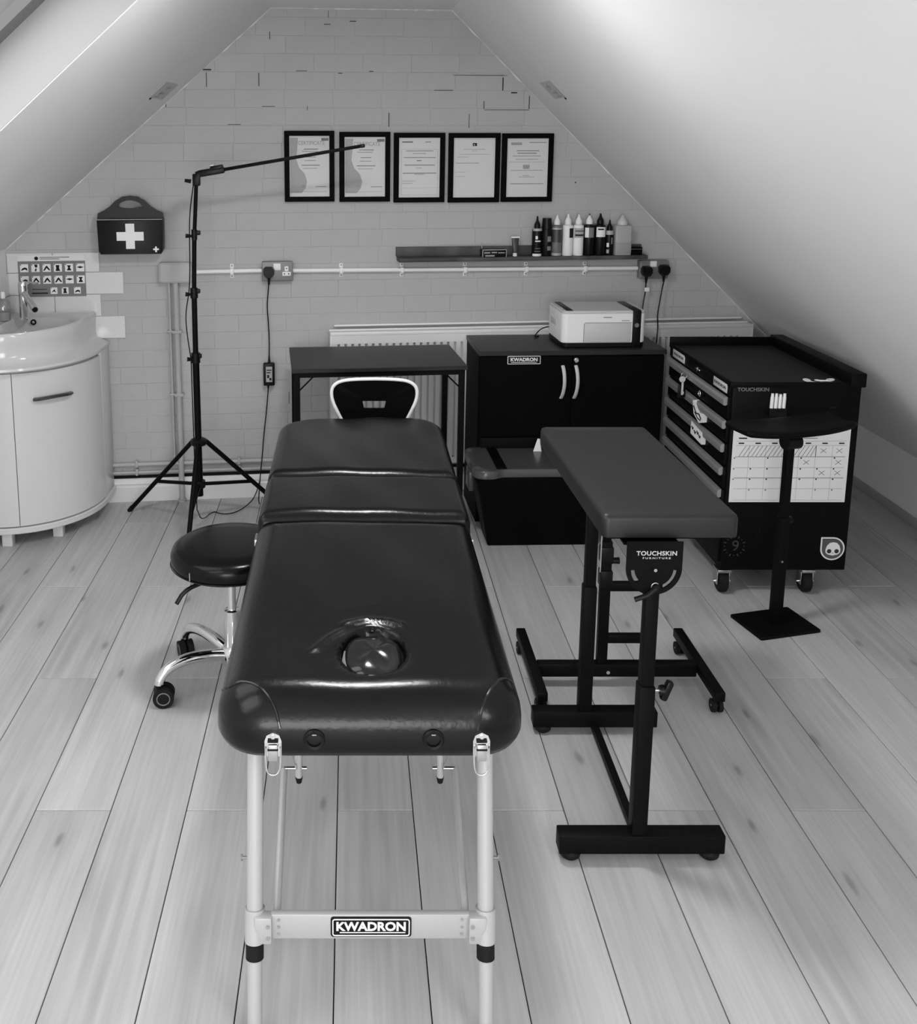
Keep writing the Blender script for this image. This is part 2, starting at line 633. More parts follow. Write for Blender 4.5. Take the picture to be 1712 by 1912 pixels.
    def slit(u0, z0, u1, z1, w_):
        if abs(u1 - u0) > abs(z1 - z0):
            gp.bx(u0, u1, -0.0016, 0.002, z0 - w_ / 2, z0 + w_ / 2)
        else:
            gp.bx(u0 - w_ / 2, u0 + w_ / 2, -0.0016, 0.002, z0, z1)
    for u0, z0, u1, z1, w_ in (
        (0.12, 2.063, 0.16, 2.063, 0.007), (0.137, 1.985, 0.137, 2.05, 0.004), (0.377, 1.99, 0.377, 2.05, 0.004),
        (0.43, 2.20, 0.43, 2.235, 0.004), (0.39, 1.898, 0.45, 1.898, 0.003), (0.23, 1.815, 0.29, 1.815, 0.003),
        (0.70, 2.30, 0.70, 2.33, 0.003), (0.80, 2.285, 0.83, 2.285, 0.004), (0.68, 2.27, 0.71, 2.27, 0.003),
        (0.985, 1.805, 0.985, 1.87, 0.004), (0.55, 2.06, 0.60, 2.06, 0.003), (0.745, 2.05, 0.765, 2.05, 0.004),
        (0.89, 2.06, 0.91, 2.06, 0.004), (1.20, 1.975, 1.29, 1.975, 0.003), (1.53, 1.975, 1.53, 2.035, 0.005),
        (1.29, 2.045, 1.55, 2.045, 0.0025), (1.44, 1.885, 1.66, 1.885, 0.003), (1.66, 1.89, 1.66, 1.95, 0.005),
        (1.44, 1.89, 1.44, 1.925, 0.004), (1.37, 1.80, 1.37, 1.865, 0.003), (0.60, 1.88, 0.60, 1.90, 0.003),
        (1.57, 1.965, 1.60, 1.965, 0.007), (-0.05, 1.895, -0.05, 1.925, 0.004), (0.02, 1.98, 0.03, 1.98, 0.006),
        (1.90, 1.54, 1.906, 1.54, 0.008), (0.50, 0.47, 0.505, 0.53, 0.003), (0.585, 1.73, 0.62, 1.73, 0.004)):
        slit(u0, z0, u1, z1, w_ * 0.75)
    o = obj('mortar_gap', gp, 'gap', wb, smooth=False)
    o['kind'] = 'stuff'
    # chipped plaster bead along the slopes
    # wall tiles by the basin
    def tile(u0, u1, z0, z1):
        obj('tile', MB().bx(u0 + 0.0012, u1 - 0.0012, -0.009, 0.004, z0 + 0.0012, z1 - 0.0012, 0.0012, 1), 'tile', wb)
    us = (XL + 0.8) / cs + 0.002
    for z0, z1, off in ((1.135, 1.228, 0), (1.030, 1.135, 1), (0.924, 1.030, 0), (0.816, 0.924, 1), (0.71, 0.816, 0)):
        e = -0.381 if off == 0 else -0.273
        while e > us + 0.02:
            tile(max(e - 0.2125, us), e, z0, z1)
            e -= 0.2125
    use()

    # knee walls and gable behind the camera
    wl_ = struct(obj('wall_left', MB().prism([(YB, -0.05), (5.0, -0.05), (5.0, zl(XL) + 0.06), (YB, zl(XL) + 0.06)],
        lambda y, z: (XL, y, z), lambda y, z: (XL - 0.1, y, z)), 'plaster', smooth=False))
    for z0, z1, off in ((1.030, 1.135, 0.10), (0.924, 1.030, 0), (0.816, 0.924, 0.10)):
        y = 4.562
        first = True
        while y > 3.9:
            ln = 0.2125 - (off if first else 0)
            first = False
            obj('tile', MB().bx(XL - 0.004, XL + 0.009, y - ln + 0.0012, y - 0.0012, z0 + 0.0012, z1 - 0.0012, 0.0012, 1), 'tile', wl_)
            y -= ln
    struct(obj('wall_right', MB().prism([(YB, -0.05), (5.3, -0.05), (5.3, zr(XR) + 0.06), (YB, zr(XR) + 0.06)],
        lambda y, z: (XR, y, z), lambda y, z: (XR + 0.1, y, z)), 'plaster', smooth=False))
    ga, gb, gc, gd = GW
    mb = MB()
    for a, b, c, d in ((-2, ga, -0.05, 2.6), (gb, 3, -0.05, 2.6), (ga, gb, -0.05, gc), (ga, gb, gd, 2.6)):
        mb.bx(a, b, YB - 0.12, YB, c, d)
    struct(obj('wall_front', mb, 'plaster', smooth=False))
    t = bpy.data.objects.new('window_4', None)  # out-of-view window added for frontal light
    C.objects.link(t)
    struct(t)
    t.location = ((ga + gb) / 2, YB - 0.06, gc)
    mb = MB()
    for a, b, c, d in ((ga, ga + 0.06, gc, gd), (gb - 0.06, gb, gc, gd), (ga, gb, gc, gc + 0.06), (ga, gb, gd - 0.06, gd), ((ga + gb) / 2 - 0.03, (ga + gb) / 2 + 0.03, gc, gd)):
        mb.bx(a, b, YB - 0.10, YB - 0.04, c, d)
    obj('window_frame', mb, 'skirt', t, smooth=False)
    obj('pane', MB().bx(ga, gb, YB - 0.075, YB - 0.067, gc, gd), 'pane', t, smooth=False)

    # ceiling: flat strip and two slopes with skylight openings
    struct(obj('ceiling', MB().bx(LX - 0.03, RX + 0.03, YB, 5.2, 2.3405, 2.46), 'plaster', smooth=False))
    def slope(side, x_end, name):
        n = NL if side == 'L' else NR
        send = (abs(x_end - (LX if side == 'L' else RX)) + 0.12) / abs((DL if side == 'L' else DR).x)
        holes = sorted([(v[1], v[2], v[3], v[4]) for v in SKY.values() if v[0] == side])
        mb = MB()
        def plate(s0, s1, y0, y1):
            mb.prism([(s0, y0), (s1, y0), (s1, y1), (s0, y1)], lambda s_, y: slope_pt(side, s_, y, 0.0), lambda s_, y: slope_pt(side, s_, y, 0.12))
        y = YB
        for y0, y1, s0, s1 in holes:
            plate(-0.01, send, y, y0)
            plate(-0.01, s0, y0, y1)
            plate(s1, send, y0, y1)
            y = y1
        plate(-0.01, send, y, 5.25)
        return struct(obj(name, mb, 'plaster', smooth=False))
    slope('L', XL, 'ceiling')
    slope('R', XR, 'ceiling')
    for k, (side, y0, y1, s0, s1) in SKY.items():
        t = bpy.data.objects.new('window_%d' % k, None)
        C.objects.link(t)
        struct(t)
        t.location = slope_pt(side, (s0 + s1) / 2, (y0 + y1) / 2, 0)
        rv = MB()
        D = 0.17
        for (sa, sb, ya, yb) in ((s0 - 0.02, s0 + 0.003, y0 - 0.02, y1 + 0.02), (s1 - 0.003, s1 + 0.02, y0 - 0.02, y1 + 0.02), (s0, s1, y0 - 0.02, y0 + 0.003), (s0, s1, y1 - 0.003, y1 + 0.02)):
            rv.prism([(sa, ya), (sb, ya), (sb, yb), (sa, yb)], lambda s_, y: slope_pt(side, s_, y, 0.004), lambda s_, y: slope_pt(side, s_, y, D))
        obj('reveal', rv, 'lining', t, smooth=False)
        fr = MB()
        b = 0.085
        for (sa, sb, ya, yb) in ((s0 - 0.02, s0 + b, y0 - 0.02, y1 + 0.02), (s1 - b, s1 + 0.02, y0 - 0.02, y1 + 0.02), (s0 + b, s1 - b, y0 - 0.02, y0 + b), (s0 + b, s1 - b, y1 - b, y1 + 0.02)):
            fr.prism([(sa, ya), (sb, ya), (sb, yb), (sa, yb)], lambda s_, y: slope_pt(side, s_, y, D), lambda s_, y: slope_pt(side, s_, y, D + 0.06))
        obj('window_frame', fr, 'sash', t, smooth=False)
        pn = MB().prism([(s0 + b, y0 + b), (s1 - b, y0 + b), (s1 - b, y1 - b), (s0 + b, y1 - b)], lambda s_, y: slope_pt(side, s_, y, D + 0.03), lambda s_, y: slope_pt(side, s_, y, D + 0.038))
        obj('pane', pn, 'pane', t, smooth=False)

    # skirting
    use(FW)
    prof = [(0.0, 0.0), (-0.018, 0.0), (-0.018, 0.072), (-0.0135, 0.078), (-0.0135, 0.084), (-0.016, 0.089), (-0.012, 0.104), (-0.005, 0.113), (0.0, 0.115)]
    struct(obj('baseboard_back', MB().prism(prof, lambda v, z: ((XL + 0.8), v, z), lambda v, z: (3.38, v, z)), 'skirt', angle=25))
    struct(obj('gap_shade_strip', MB().bx(-0.75, 3.3, -0.004, 0.003, 0.115, 0.130), 'gap'))  # dark strip painted in for the shade between skirting and pipe
    use()
    struct(obj('baseboard_right', MB().bx(XR - 0.012, XR, YB, wall_y(XR) - 0.03, 0, 0.045, 0.002), 'pipe'))
    # uneven filler beads where the slopes meet the gable
    def bead(nm, a, b):
        n = 60
        pts, rad = [], []
        for i in range(n + 1):
            f = i / n
            x, z = a[0] + (b[0] - a[0]) * f, a[1] + (b[1] - a[1]) * f
            pts.append((x, wall_y(x) + 0.001, z)); rad.append(0.0015 + 0.0050 * rnd.random() ** 3)
        struct(obj(nm, MB().tube(pts, 0.005, 6, radii=rad), 'plaster'))
    bead('trim_2', (XL, zl(XL)), (LX, LZ))
    bead('trim_3', (LX, 2.340), (RX, 2.340))
    bead('trim_4', (RX, RZ), (XR, zr(XR)))
    # labels showing through the paint on both slopes
    for side, ya, yb, za, zb in (('L', 4.205, 4.485, 1.923, 1.987), ('R', 4.245, 4.475, 1.925, 1.994)):
        s_ = (lambda z: (LZ - z) / -DL.z) if side == 'L' else (lambda z: (RZ - z) / -DR.z)
        s0, s1 = s_(zb), s_(za)
        t = thing('ceiling_label', 'small torn printed label stuck on the %s roof slope' % ('skylight-side' if side == 'L' else 'plain unbroken'), 'label', slope_pt(side, s1, ya))
        def pl(a, b, c, d, m, o1, nm):
            mb = MB().prism([(a, c), (b, c), (b, d), (a, d)], lambda q, y: slope_pt(side, q, y, -0.0005), lambda q, y: slope_pt(side, q, y, -o1))
            return mb
        obj('label_sheet', pl(s0, s1, ya, yb, 0, 0.0018, ''), mat('worn_label', 0.55, 0.8), t, smooth=False)
        pr = MB()
        def mark(a, b, c, d):
            A, B = s0 + (s1 - s0) * a, s0 + (s1 - s0) * b
            Y0, Y1 = ya + (yb - ya) * c, ya + (yb - ya) * d
            pr.prism([(A, Y0), (B, Y0), (B, Y1), (A, Y1)], lambda q, y: slope_pt(side, q, y, -0.0017), lambda q, y: slope_pt(side, q, y, -0.0024))
        for a, b, c, d in ((0.06, 0.94, 0.04, 0.09), (0.25, 0.33, 0.35, 0.75), (0.15, 0.45, 0.5, 0.58), (0.55, 0.8, 0.35, 0.45), (0.6, 0.7, 0.3, 0.7), (0.85, 0.92, 0.2, 0.6)):
            mark(a, b, c, d)
        obj('print', pr, 'ink3', t, smooth=False)
        obj('screw', MB().cyl(slope_pt(side, s1 + 0.004, ya + 0.03, 0), slope_pt(side, s1 + 0.004, ya + 0.03, -0.004), 0.006, seg=10), 'gap', t)
room()

# ------------------------------------------------------------------ ceiling light (above the frame)
def ceiling_light():
    t = thing('ceiling_light', 'round white flush ceiling light on the flat ceiling strip', 'lamp', LAMP)
    x, y, z = LAMP
    obj('base', MB().lathe([(0.0, 0.0), (0.17, 0.0), (0.17, -0.018), (0.16, -0.022), (0.0, -0.022)], (x, y, z), 40), 'whitepl', t)
    e = bpy.data.materials.new('lit_diffuser')
    e.use_nodes = True
    b = e.node_tree.nodes['Principled BSDF']
    b.inputs['Emission Color'].default_value = (1, 1, 1, 1)
    b.inputs['Emission Strength'].default_value = 3.0
    M['lit'] = e
    obj('diffuser', MB().lathe([(0.0, -0.021), (0.15, -0.021), (0.145, -0.034), (0.0, -0.038)], (x, y, z), 40), 'lit', t)
    ld = bpy.data.lights.new('lamp_light', 'AREA')
    ld.shape = 'DISK'
    ld.size = 0.29
    ld.energy = LAMP_W
    lo = bpy.data.objects.new('lamp_light', ld)
    C.objects.link(lo)
    lo.location = (x, y, z - 0.045)
LAMP = (0.05, 2.72, 2.34)
LAMP_W = 20
ceiling_light()

# ------------------------------------------------------------------ wall fittings (wall coordinates: x along, -y into the room)
def wall_things():
    use(FW)
    # radiator
    u0, u1, zt, zb = 0.700, 2.812, 0.840, 0.17
    t = thing('radiator', 'long white ribbed panel radiator under the shelf behind the desk', 'radiator', ((u0 + u1) / 2, -0.06, zb))
    mb = MB()
    prof = []
    n = int((u1 - u0 - 0.06) / 0.0333)
    x = u0 + 0.03
    prof.append((u0, -0.095)); prof.append((u0 + 0.022, -0.095))
    for k in range(n):
        prof += [(x, -0.095), (x + 0.003, -0.072), (x + 0.009, -0.072), (x + 0.013, -0.095)]
        x += 0.0333
    prof.append((u1, -0.095))
    mb.rings([[(p[0], p[1], z) for p in prof] for z in (zb + 0.03, zt - 0.065)], False, False, closed=False)
    # flat bands above and below the ribs
    flat = [(p[0], -0.095) for p in prof]
    mb.rings([[(p[0], p[1], z) for p in prof] if z == zt - 0.065 else [(p[0], p[1], z) for p in flat] for z in (zt - 0.065, zt - 0.058)], False, False, closed=False)
    mb.rings([[(p[0], p[1], z) for p in flat] for z in (zt - 0.058, zt - 0.012)], False, False, closed=False)
    mb.rings([[(p[0], p[1], z) for p in flat] for z in (zb, zb + 0.03)], False, False, closed=False)
    obj('front_panel', mb, 'rad', t, angle=25, keep_normals=True)
    obj('side_panel', MB().bx(u0 - 0.004, u0 + 0.002, -0.096, -0.03, zb, zt - 0.005, 0.001), 'rad', t)
    obj('side_panel', MB().bx(u1 - 0.002, u1 + 0.004, -0.096, -0.03, zb, zt - 0.005, 0.001), 'rad', t)
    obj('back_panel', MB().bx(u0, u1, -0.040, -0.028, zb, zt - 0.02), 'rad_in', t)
    tg = MB().bx(u0 - 0.004, u1 + 0.004, -0.097, -0.090, zt - 0.018, zt, 0.002).bx(u0 - 0.004, u1 + 0.004, -0.034, -0.026, zt - 0.012, zt + 0.002, 0.002)
    tg.bx(u0, u1, -0.092, -0.032, zt - 0.010, zt - 0.004)
    obj('top_cap', tg, 'rad', t)
    for xx in (u0 + 0.2, u1 - 0.2):
        obj('wall_bracket', MB().bx(xx - 0.02, xx + 0.02, -0.03, 0.0, 0.35, 0.75), 'rad', t)
    obj('valve', MB().cyl((u0 - 0.002, -0.06, zb + 0.04), (u0 - 0.045, -0.06, zb + 0.04), 0.011).cyl((u0 - 0.04, -0.06, 0.115), (u0 - 0.04, -0.06, zb + 0.07), 0.012), 'chrome', t)
    # boxed trunking line above the radiator top on the wall
    obj('pipe_rail', MB().bx(u0 + 0.02, u1 - 0.02, -0.020, 0.0, zt + 0.012, zt + 0.022, 0.003), 'rad', t)

    # heating pipes above the skirting
    for z, nm in ((0.188, 'upper'), (0.148, 'lower')):
        t = thing('heating_pipe', '%s of two grey painted heating pipes running above the skirting' % nm, 'pipe', (0, -0.015, z), 'heating pipes above the skirting')
        obj('pipe_run', MB().cyl((-0.36, -0.014, z), (0.66, -0.014, z), 0.0105 if nm == 'upper' else 0.008, seg=12), 'pipe', t)
        for xx in (-0.245, 0.25):
            obj('pipe_clip', MB().bx(xx - 0.006, xx + 0.006, -0.028, 0.0, z - 0.013, z + 0.02, 0.002), 'pipe', t)

    # junction box with its two down pipes
    t = thing('junction_box', 'blank grey painted junction box on the brick wall beside the light stand', 'box', (-0.03, -0.03, 1.08))
    def fb(u, z, hw, hh, r, d0, d1, lip=0.003):
        """plate standing on the wall: rounded rectangle in the wall plane"""
        mb = MB()
        rs = []
        for ins, v in ((0, d0), (0, d1 - lip), (lip * 0.4, d1 - lip * 0.3), (lip, d1)):
            rs.append([(u + p[0], -v, z + p[1]) for p in rounded_rect(hw, hh, r, ins, 5)])
        mb.rings(rs)
        return mb
    obj('box_body', fb(-0.029, 1.130, 0.076, 0.048, 0.012, 0, 0.045), 'pipe', t)
    obj('box_lid', fb(-0.029, 1.130, 0.070, 0.042, 0.010, 0.0451, 0.049, 0.002), 'pipe', t)
    t = thing('down_pipe', 'thick grey painted pipe dropping from the junction box to the floor', 'pipe', (-0.030, -0.02, 0.0))
    obj('pipe_run', MB().tube([(-0.030, -0.022, 1.082), (-0.030, -0.022, 0.2), (-0.030, -0.036, 0.13), (-0.030, -0.036, 0.012)], 0.0135, 12), 'pipe', t)
    obj('foot', MB().cyl((-0.030, -0.036, 0.0), (-0.030, -0.036, 0.012), 0.02), 'pipe', t)
    for z in (0.845, 0.535):
        obj('pipe_clip', MB().bx(-0.052, -0.008, -0.039, 0, z - 0.007, z + 0.007, 0.002), 'pipe', t)
    t = thing('down_pipe', 'thin grey painted pipe beside the thick down pipe', 'pipe', (-0.056, -0.01, 0.2))
    obj('pipe_run', MB().cyl((-0.062, -0.012, 1.082), (-0.062, -0.012, 0.195), 0.007, seg=10), 'pipe', t)
    for z in (0.845, 0.535):
        obj('pipe_clip', MB().bx(-0.078, -0.05, -0.02, 0, z - 0.005, z + 0.005, 0.002), 'pipe', t)

    # white conduit runs with saddles
    def conduit(ua, ub, za, zb_, label, saddles):
        t = thing('conduit', label, 'conduit', (ua, -0.015, za))
        obj('conduit_run', MB().cyl((ua, -0.014, za), (ub, -0.014, zb_), 0.0105, seg=14), 'trunk', t)
        for us_ in saddles:
            zz = za + (zb_ - za) * (us_ - ua) / (ub - ua)
            sd = obj('saddle', MB().bx(us_ - 0.009, us_ + 0.009, -0.029, -0.001, zz - 0.014, zz + 0.014, 0.004).bx(us_ - 0.009, us_ + 0.009, -0.005, 0, zz - 0.033, zz + 0.033, 0.002), 'trunk', t)
            obj('screw', MB().cyl((us_, -0.004, zz + 0.025), (us_, -0.008, zz + 0.025), 0.004, seg=8), 'greybox', sd)
            obj('screw', MB().cyl((us_, -0.004, zz - 0.025), (us_, -0.008, zz - 0.025), 0.004, seg=8), 'greybox', sd)
    conduit(0.047, 0.380, 1.129, 1.132, 'short white conduit between the junction box and the left socket', [0.235])
    conduit(0.522, 2.232, 1.129, 1.117, 'long white conduit running below the shelf to the far socket', [0.757, 1.052, 1.363, 1.668, 1.965])

    # sockets
    def socket(u, z, label):
        t = thing('double_socket', label, 'socket', (u, -0.02, z - 0.045), 'metalclad wall sockets')
        obj('back_box', fb(u, z, 0.072, 0.045, 0.004, 0, 0.036), 'greybox', t)
        obj('face_plate', fb(u, z, 0.0735, 0.0465, 0.006, 0.036, 0.041), 'greybox', t)
        return t
    t = socket(0.450, 1.130, 'grey metal double socket with one black plug and one free outlet')
    obj('switch_cover', fb(0.448, 1.152, 0.017, 0.0155, 0.002, 0.041, 0.0435, 0.001), 'white', t)
    for dx, dz, hw, hh in ((0.043, 0.012, 0.009, 0.012), (0.043, -0.012, 0.020, 0.0095)):
        obj('outlet_insert', fb(0.450 + dx, 1.130 + dz, hw, hh, 0.002, 0.041, 0.043, 0.001), 'white', t)
    for dx, dz in ((0.043, 0.014), (0.033, -0.012), (0.053, -0.012)):
        obj('outlet_slot', fb(0.450 + dx, 1.130 + dz, 0.0028, 0.0028, 0.0005, 0.043, 0.0436, 0.0004), 'gap', t)
    t = socket(2.308, 1.112, 'grey metal double socket with two black plugs right of the shelf')
    obj('switch_cover', fb(2.302, 1.140, 0.017, 0.0145, 0.002, 0.041, 0.0435, 0.001), 'white', t)

    def plug(u, z, label, grp=None):
        t = thing('plug', label, 'plug', (u, -0.045, z - 0.02), grp)
        mb = MB()
        out = [(-0.016, 0.027), (0.016, 0.027), (0.026, 0.016), (0.026, -0.008), (0.014, -0.024), (-0.014, -0.024), (-0.026, -0.008), (-0.026, 0.016)]
        def shr(k): return [(u + a * k, z + b * k) for a, b in out]
        mb.rings([[(a, -v, b) for a, b in shr(k)] for k, v in ((0.96, 0.0415), (1.0, 0.045), (1.0, 0.068), (0.9, 0.078))])
        obj('plug_body', mb, 'blkpl', t)
        obj('strain_relief', MB().cyl((u, -0.058, z - 0.022), (u, -0.058, z - 0.058), 0.0085, 0.0045, 10), 'blkpl', t)
        return t
    plug(0.408, 1.127, 'black plug in the left socket feeding the power adapter')
    plug(2.262, 1.105, 'black plug with a white tag on its lead in the far socket', 'plugs in the far socket')
    plug(2.352, 1.110, 'black plug at the knee-wall end of the far socket', 'plugs in the far socket')

    # cables from the sockets
    t = thing('power_cable', 'thin black lead from the left plug down to the adapter', 'cable', (0.405, -0.03, 0.68))
    obj('cable_run', MB().tube([(0.408, -0.058, 1.075), (0.404, -0.05, 1.03), (0.398, -0.035, 0.96), (0.404, -0.03, 0.88), (0.407, -0.03, 0.79), (0.405, -0.03, 0.72)], 0.0032, 6, smooth=2), 'blkpl', t)
    t = thing('power_adapter', 'black power adapter brick with a grey label hanging on the brick wall', 'adapter', (0.404, -0.03, 0.57))
    mb = MB(); mb.box((0.403, -0.030, 0.628), (0.054, 0.030, 0.112), 0.006, 3)
    obj('adapter_body', mb, 'blkpl', t)
    obj('strain_relief', MB().cyl((0.405, -0.03, 0.72), (0.405, -0.03, 0.683), 0.0035, 0.007, 10), 'blkpl', t)
    obj('strain_relief', MB().cyl((0.398, -0.03, 0.573), (0.398, -0.03, 0.558), 0.006, 0.004, 10), 'blkpl', t)
    lb = obj('rating_label', MB().bx(0.388, 0.418, -0.0458, -0.0448, 0.592, 0.668), 'ink3', t)
    obj('print', MB().bx(0.391, 0.415, -0.0463, -0.0457, 0.648, 0.653).bx(0.391, 0.410, -0.0463, -0.0457, 0.636, 0.641).bx(0.393, 0.403, -0.0463, -0.0457, 0.612, 0.627).bx(0.404, 0.414, -0.0463, -0.0457, 0.600, 0.612), 'ink', lb)
    t = thing('power_cable', 'thin black lead from the adapter down behind the treatment bed', 'cable', (0.38, -0.03, 0.02))
    obj('cable_run', MB().tube([(0.398, -0.03, 0.558), (0.394, -0.03, 0.50), (0.384, -0.03, 0.41), (0.372, -0.03, 0.31), (0.362, -0.045, 0.20), (0.352, -0.05, 0.12), (0.345, -0.06, 0.03), (0.342, -0.075, 0.006), (0.345, -0.12, 0.004)], 0.003, 6, smooth=2), 'blkpl', t)
    t = thing('power_cable', 'black lead with a small white tag running down to the printer', 'cable', (2.26, -0.04, 0.83))
    obj('cable_run', MB().tube([(2.262, -0.058, 1.047), (2.262, -0.055, 1.0), (2.252, -0.06, 0.95), (2.24, -0.08, 0.88), (2.232, -0.10, 0.86)], 0.0032, 6, smooth=2), 'blkpl', t)
    obj('tag_flag', MB().box((2.268, -0.060, 1.016), (0.024, 0.004, 0.020), 0.001), 'white', t)
    t = thing('power_cable', 'black lead curving from the far socket down beside the printer', 'cable', (2.33, -0.04, 0.75))
    obj('cable_run', MB().tube([(2.352, -0.058, 1.05), (2.350, -0.05, 1.02), (2.338, -0.06, 0.96), (2.315, -0.09, 0.89), (2.308, -0.125, 0.84), (2.300, -0.125, 0.70), (2.298, -0.125, 0.55)], 0.0032, 6, smooth=2), 'blkpl', t)

    # framed certificates
    frames = [(0.490, 1.787, 0.725, 1.457), (0.749, 1.782, 0.990, 1.455), (1.008, 1.778, 1.253, 1.450), (1.271, 1.777, 1.521, 1.448), (1.531, 1.775, 1.782, 1.449)]
    labs = ['black framed certificate with a grey wavy border, nearest the light stand',
            'black framed certificate with a grey wavy border, crossed by the lamp arm tip',
            'black framed document with a ruled box, middle of the five',
            'black framed letter with short lines and a small dark emblem at top',
            'black framed document with centred heading lines, above the bottles']
    for k, (a, zt_, b, zb_) in enumerate(frames):
        t = thing('picture_frame', labs[k], 'frame', ((a + b) / 2, -0.01, zb_), 'framed certificates in a row')
        bw = 0.0235
        tilt = (0.0, 0.0, 0.0, 0.0, 0.0)[k]
        mb = MB()
        for x0, x1, z0, z1 in ((a, b, zt_ - bw, zt_), (a, b, zb_, zb_ + bw), (a, a + bw, zb_ + bw, zt_ - bw), (b - bw, b, zb_ + bw, zt_ - bw)):
            mb.bx(x0, x1, -0.022, -0.001, z0, z1, 0.0015, 1)
        obj('frame_moulding', mb, 'blkm', t)
        A, B, ZB, ZT = a + bw, b - bw, zb_ + bw, zt_ - bw
        pa = obj('paper', MB().bx(A - 0.003, B + 0.003, -0.011, -0.006, ZB - 0.003, ZT + 0.003), 'paper', t, smooth=False)
        W_, H_ = B - A, ZT - ZB
        def pr(rects, m):
            mb = MB()
            for x0, x1, z0, h_ in rects:          # fractions from the left and from the top
                mb.bx(A + W_ * x0, A + W_ * x1, -0.0116, -0.0108, ZT - H_ * (z0 + h_), ZT - H_ * z0)
            obj('print', mb, m, pa, smooth=False)
        if k < 2:
            wv = MB()
            pts = [(0.02, 0.03), (0.22, 0.03), (0.20, 0.20), (0.17, 0.38), (0.24, 0.52), (0.38, 0.62), (0.44, 0.75), (0.40, 0.86), (0.30, 0.94), (0.02, 0.94)]
            wv.prism([(A + W_ * p, ZT - H_ * q) for p, q in pts], lambda x, z: (x, -0.0108, z), lambda x, z: (x, -0.0113, z))
            obj('wavy_border', wv, mat('pale_wave_print', 0.46, 0.8), pa, smooth=False)
            text('heading', 'CERTIFICATE', 0.026, 'ink3', pa, (A + W_ * 0.55, -0.0117, ZT - H_ * 0.12), sx=0.82, extrude=0.0002, bold=0.0003)
            pr([(0.80, 0.98, 0.035, 0.045)], 'ink2')
            pr([(0.36, 0.72, 0.21, 0.012), (0.32, 0.70, 0.25, 0.008), (0.40, 0.66, 0.34, 0.010), (0.38, 0.66, 0.40, 0.008), (0.30, 0.76, 0.475, 0.012), (0.34, 0.70, 0.53, 0.006), (0.05, 0.95, 0.915, 0.004), (0.65, 0.93, 0.83, 0.010)], 'ink2')
            pr([(0.06, 0.16, 0.80, 0.05), (0.28, 0.38, 0.80, 0.05)], 'ink3')
        elif k == 2:
            pr([(0.07, 0.95, 0.19, 0.004), (0.07, 0.075, 0.19, 0.77), (0.945, 0.95, 0.19, 0.77), (0.07, 0.95, 0.955, 0.004), (0.07, 0.95, 0.84, 0.003)], 'ink3')
            pr([(0.08, 0.34, 0.06, 0.022), (0.64, 0.78, 0.065, 0.012), (0.18, 0.84, 0.215, 0.010), (0.34, 0.66, 0.26, 0.008), (0.12, 0.90, 0.325, 0.010), (0.44, 0.55, 0.375, 0.014), (0.14, 0.88, 0.45, 0.012), (0.42, 0.56, 0.50, 0.006), (0.10, 0.92, 0.585, 0.012), (0.38, 0.62, 0.605, 0.008), (0.08, 0.40, 0.72, 0.006), (0.08, 0.34, 0.76, 0.006)], 'ink2')
        elif k == 3:
            pr([(0.46, 0.56, 0.085, 0.05)], 'ink')
            pr([(0.485, 0.515, 0.105, 0.018)], 'white')
            pr([(0.24, 0.76, 0.185, 0.008), (0.44, 0.56, 0.21, 0.008), (0.14, 0.88, 0.272, 0.007), (0.08, 0.36, 0.315, 0.007), (0.06, 0.62, 0.415, 0.012), (0.06, 0.30, 0.57, 0.006), (0.06, 0.28, 0.64, 0.006)], 'ink3')
        else:
            pr([(0.10, 0.36, 0.07, 0.045)], 'ink3')
            pr([(0.54, 0.95, 0.065, 0.010), (0.24, 0.78, 0.205, 0.012), (0.26, 0.72, 0.245, 0.014), (0.14, 0.82, 0.295, 0.008), (0.10, 0.90, 0.770, 0.010), (0.10, 0.88, 0.540, 0.007)], 'ink2')
            pr([(0.22, 0.76, 0.35, 0.012), (0.06, 0.92, 0.398, 0.007), (0.40, 0.56, 0.45, 0.07), (0.30, 0.68, 0.655, 0.010), (0.40, 0.56, 0.63, 0.010)], 'ink3')
        obj('glass_pane', MB().bx(A - 0.003, B + 0.003, -0.0150, -0.0135, ZB - 0.003, ZT + 0.003), 'glass', t, smooth=False)

    # first aid kit
    t = thing('first_aid_kit', 'black first aid case with a white cross hanging on the brick wall', 'kit', (-0.224, -0.05, 1.22))
    def kit_outline(k=0.0):
        pts = [(-0.137, 1.226), (0.137, 1.226), (0.146, 1.240), (0.149, 1.300), (0.150, 1.395), (0.146, 1.412), (0.115, 1.430), (0.085, 1.455), (0.050, 1.482), (0.0, 1.490),
               (-0.050, 1.482), (-0.085, 1.455), (-0.115, 1.430), (-0.146, 1.412), (-0.150, 1.395), (-0.147, 1.300), (-0.146, 1.240)]
        cx, cz = 0.0, 1.34
        return [(-0.224 + (p - cx) * (1 - k), cz + (q - cz) * (1 - k)) for p, q in pts]
    body = [p for p in kit_outline()]
    mb = MB()
    # lower case
    low = [(-0.137, 1.226), (0.137, 1.226), (0.146, 1.240), (0.149, 1.300), (0.150, 1.385), (-0.150, 1.385), (-0.147, 1.300), (-0.146, 1.240)]
    def ringof(pts, k, v, cz=1.305):
        return [(-0.224 + p * (1 - k), -v, cz + (q - cz) * (1 - k)) for p, q in pts]
    mb.rings([ringof(low, 0.0, 0.002), ringof(low, 0.0, 0.085), ringof(low, 0.015, 0.093), ringof(low, 0.045, 0.096)])
    obj('case_body', mb, 'kit', t)
    # upper part with the carrying handle: an arch with a slot
    N_ = 17
    outer, inner = [], []
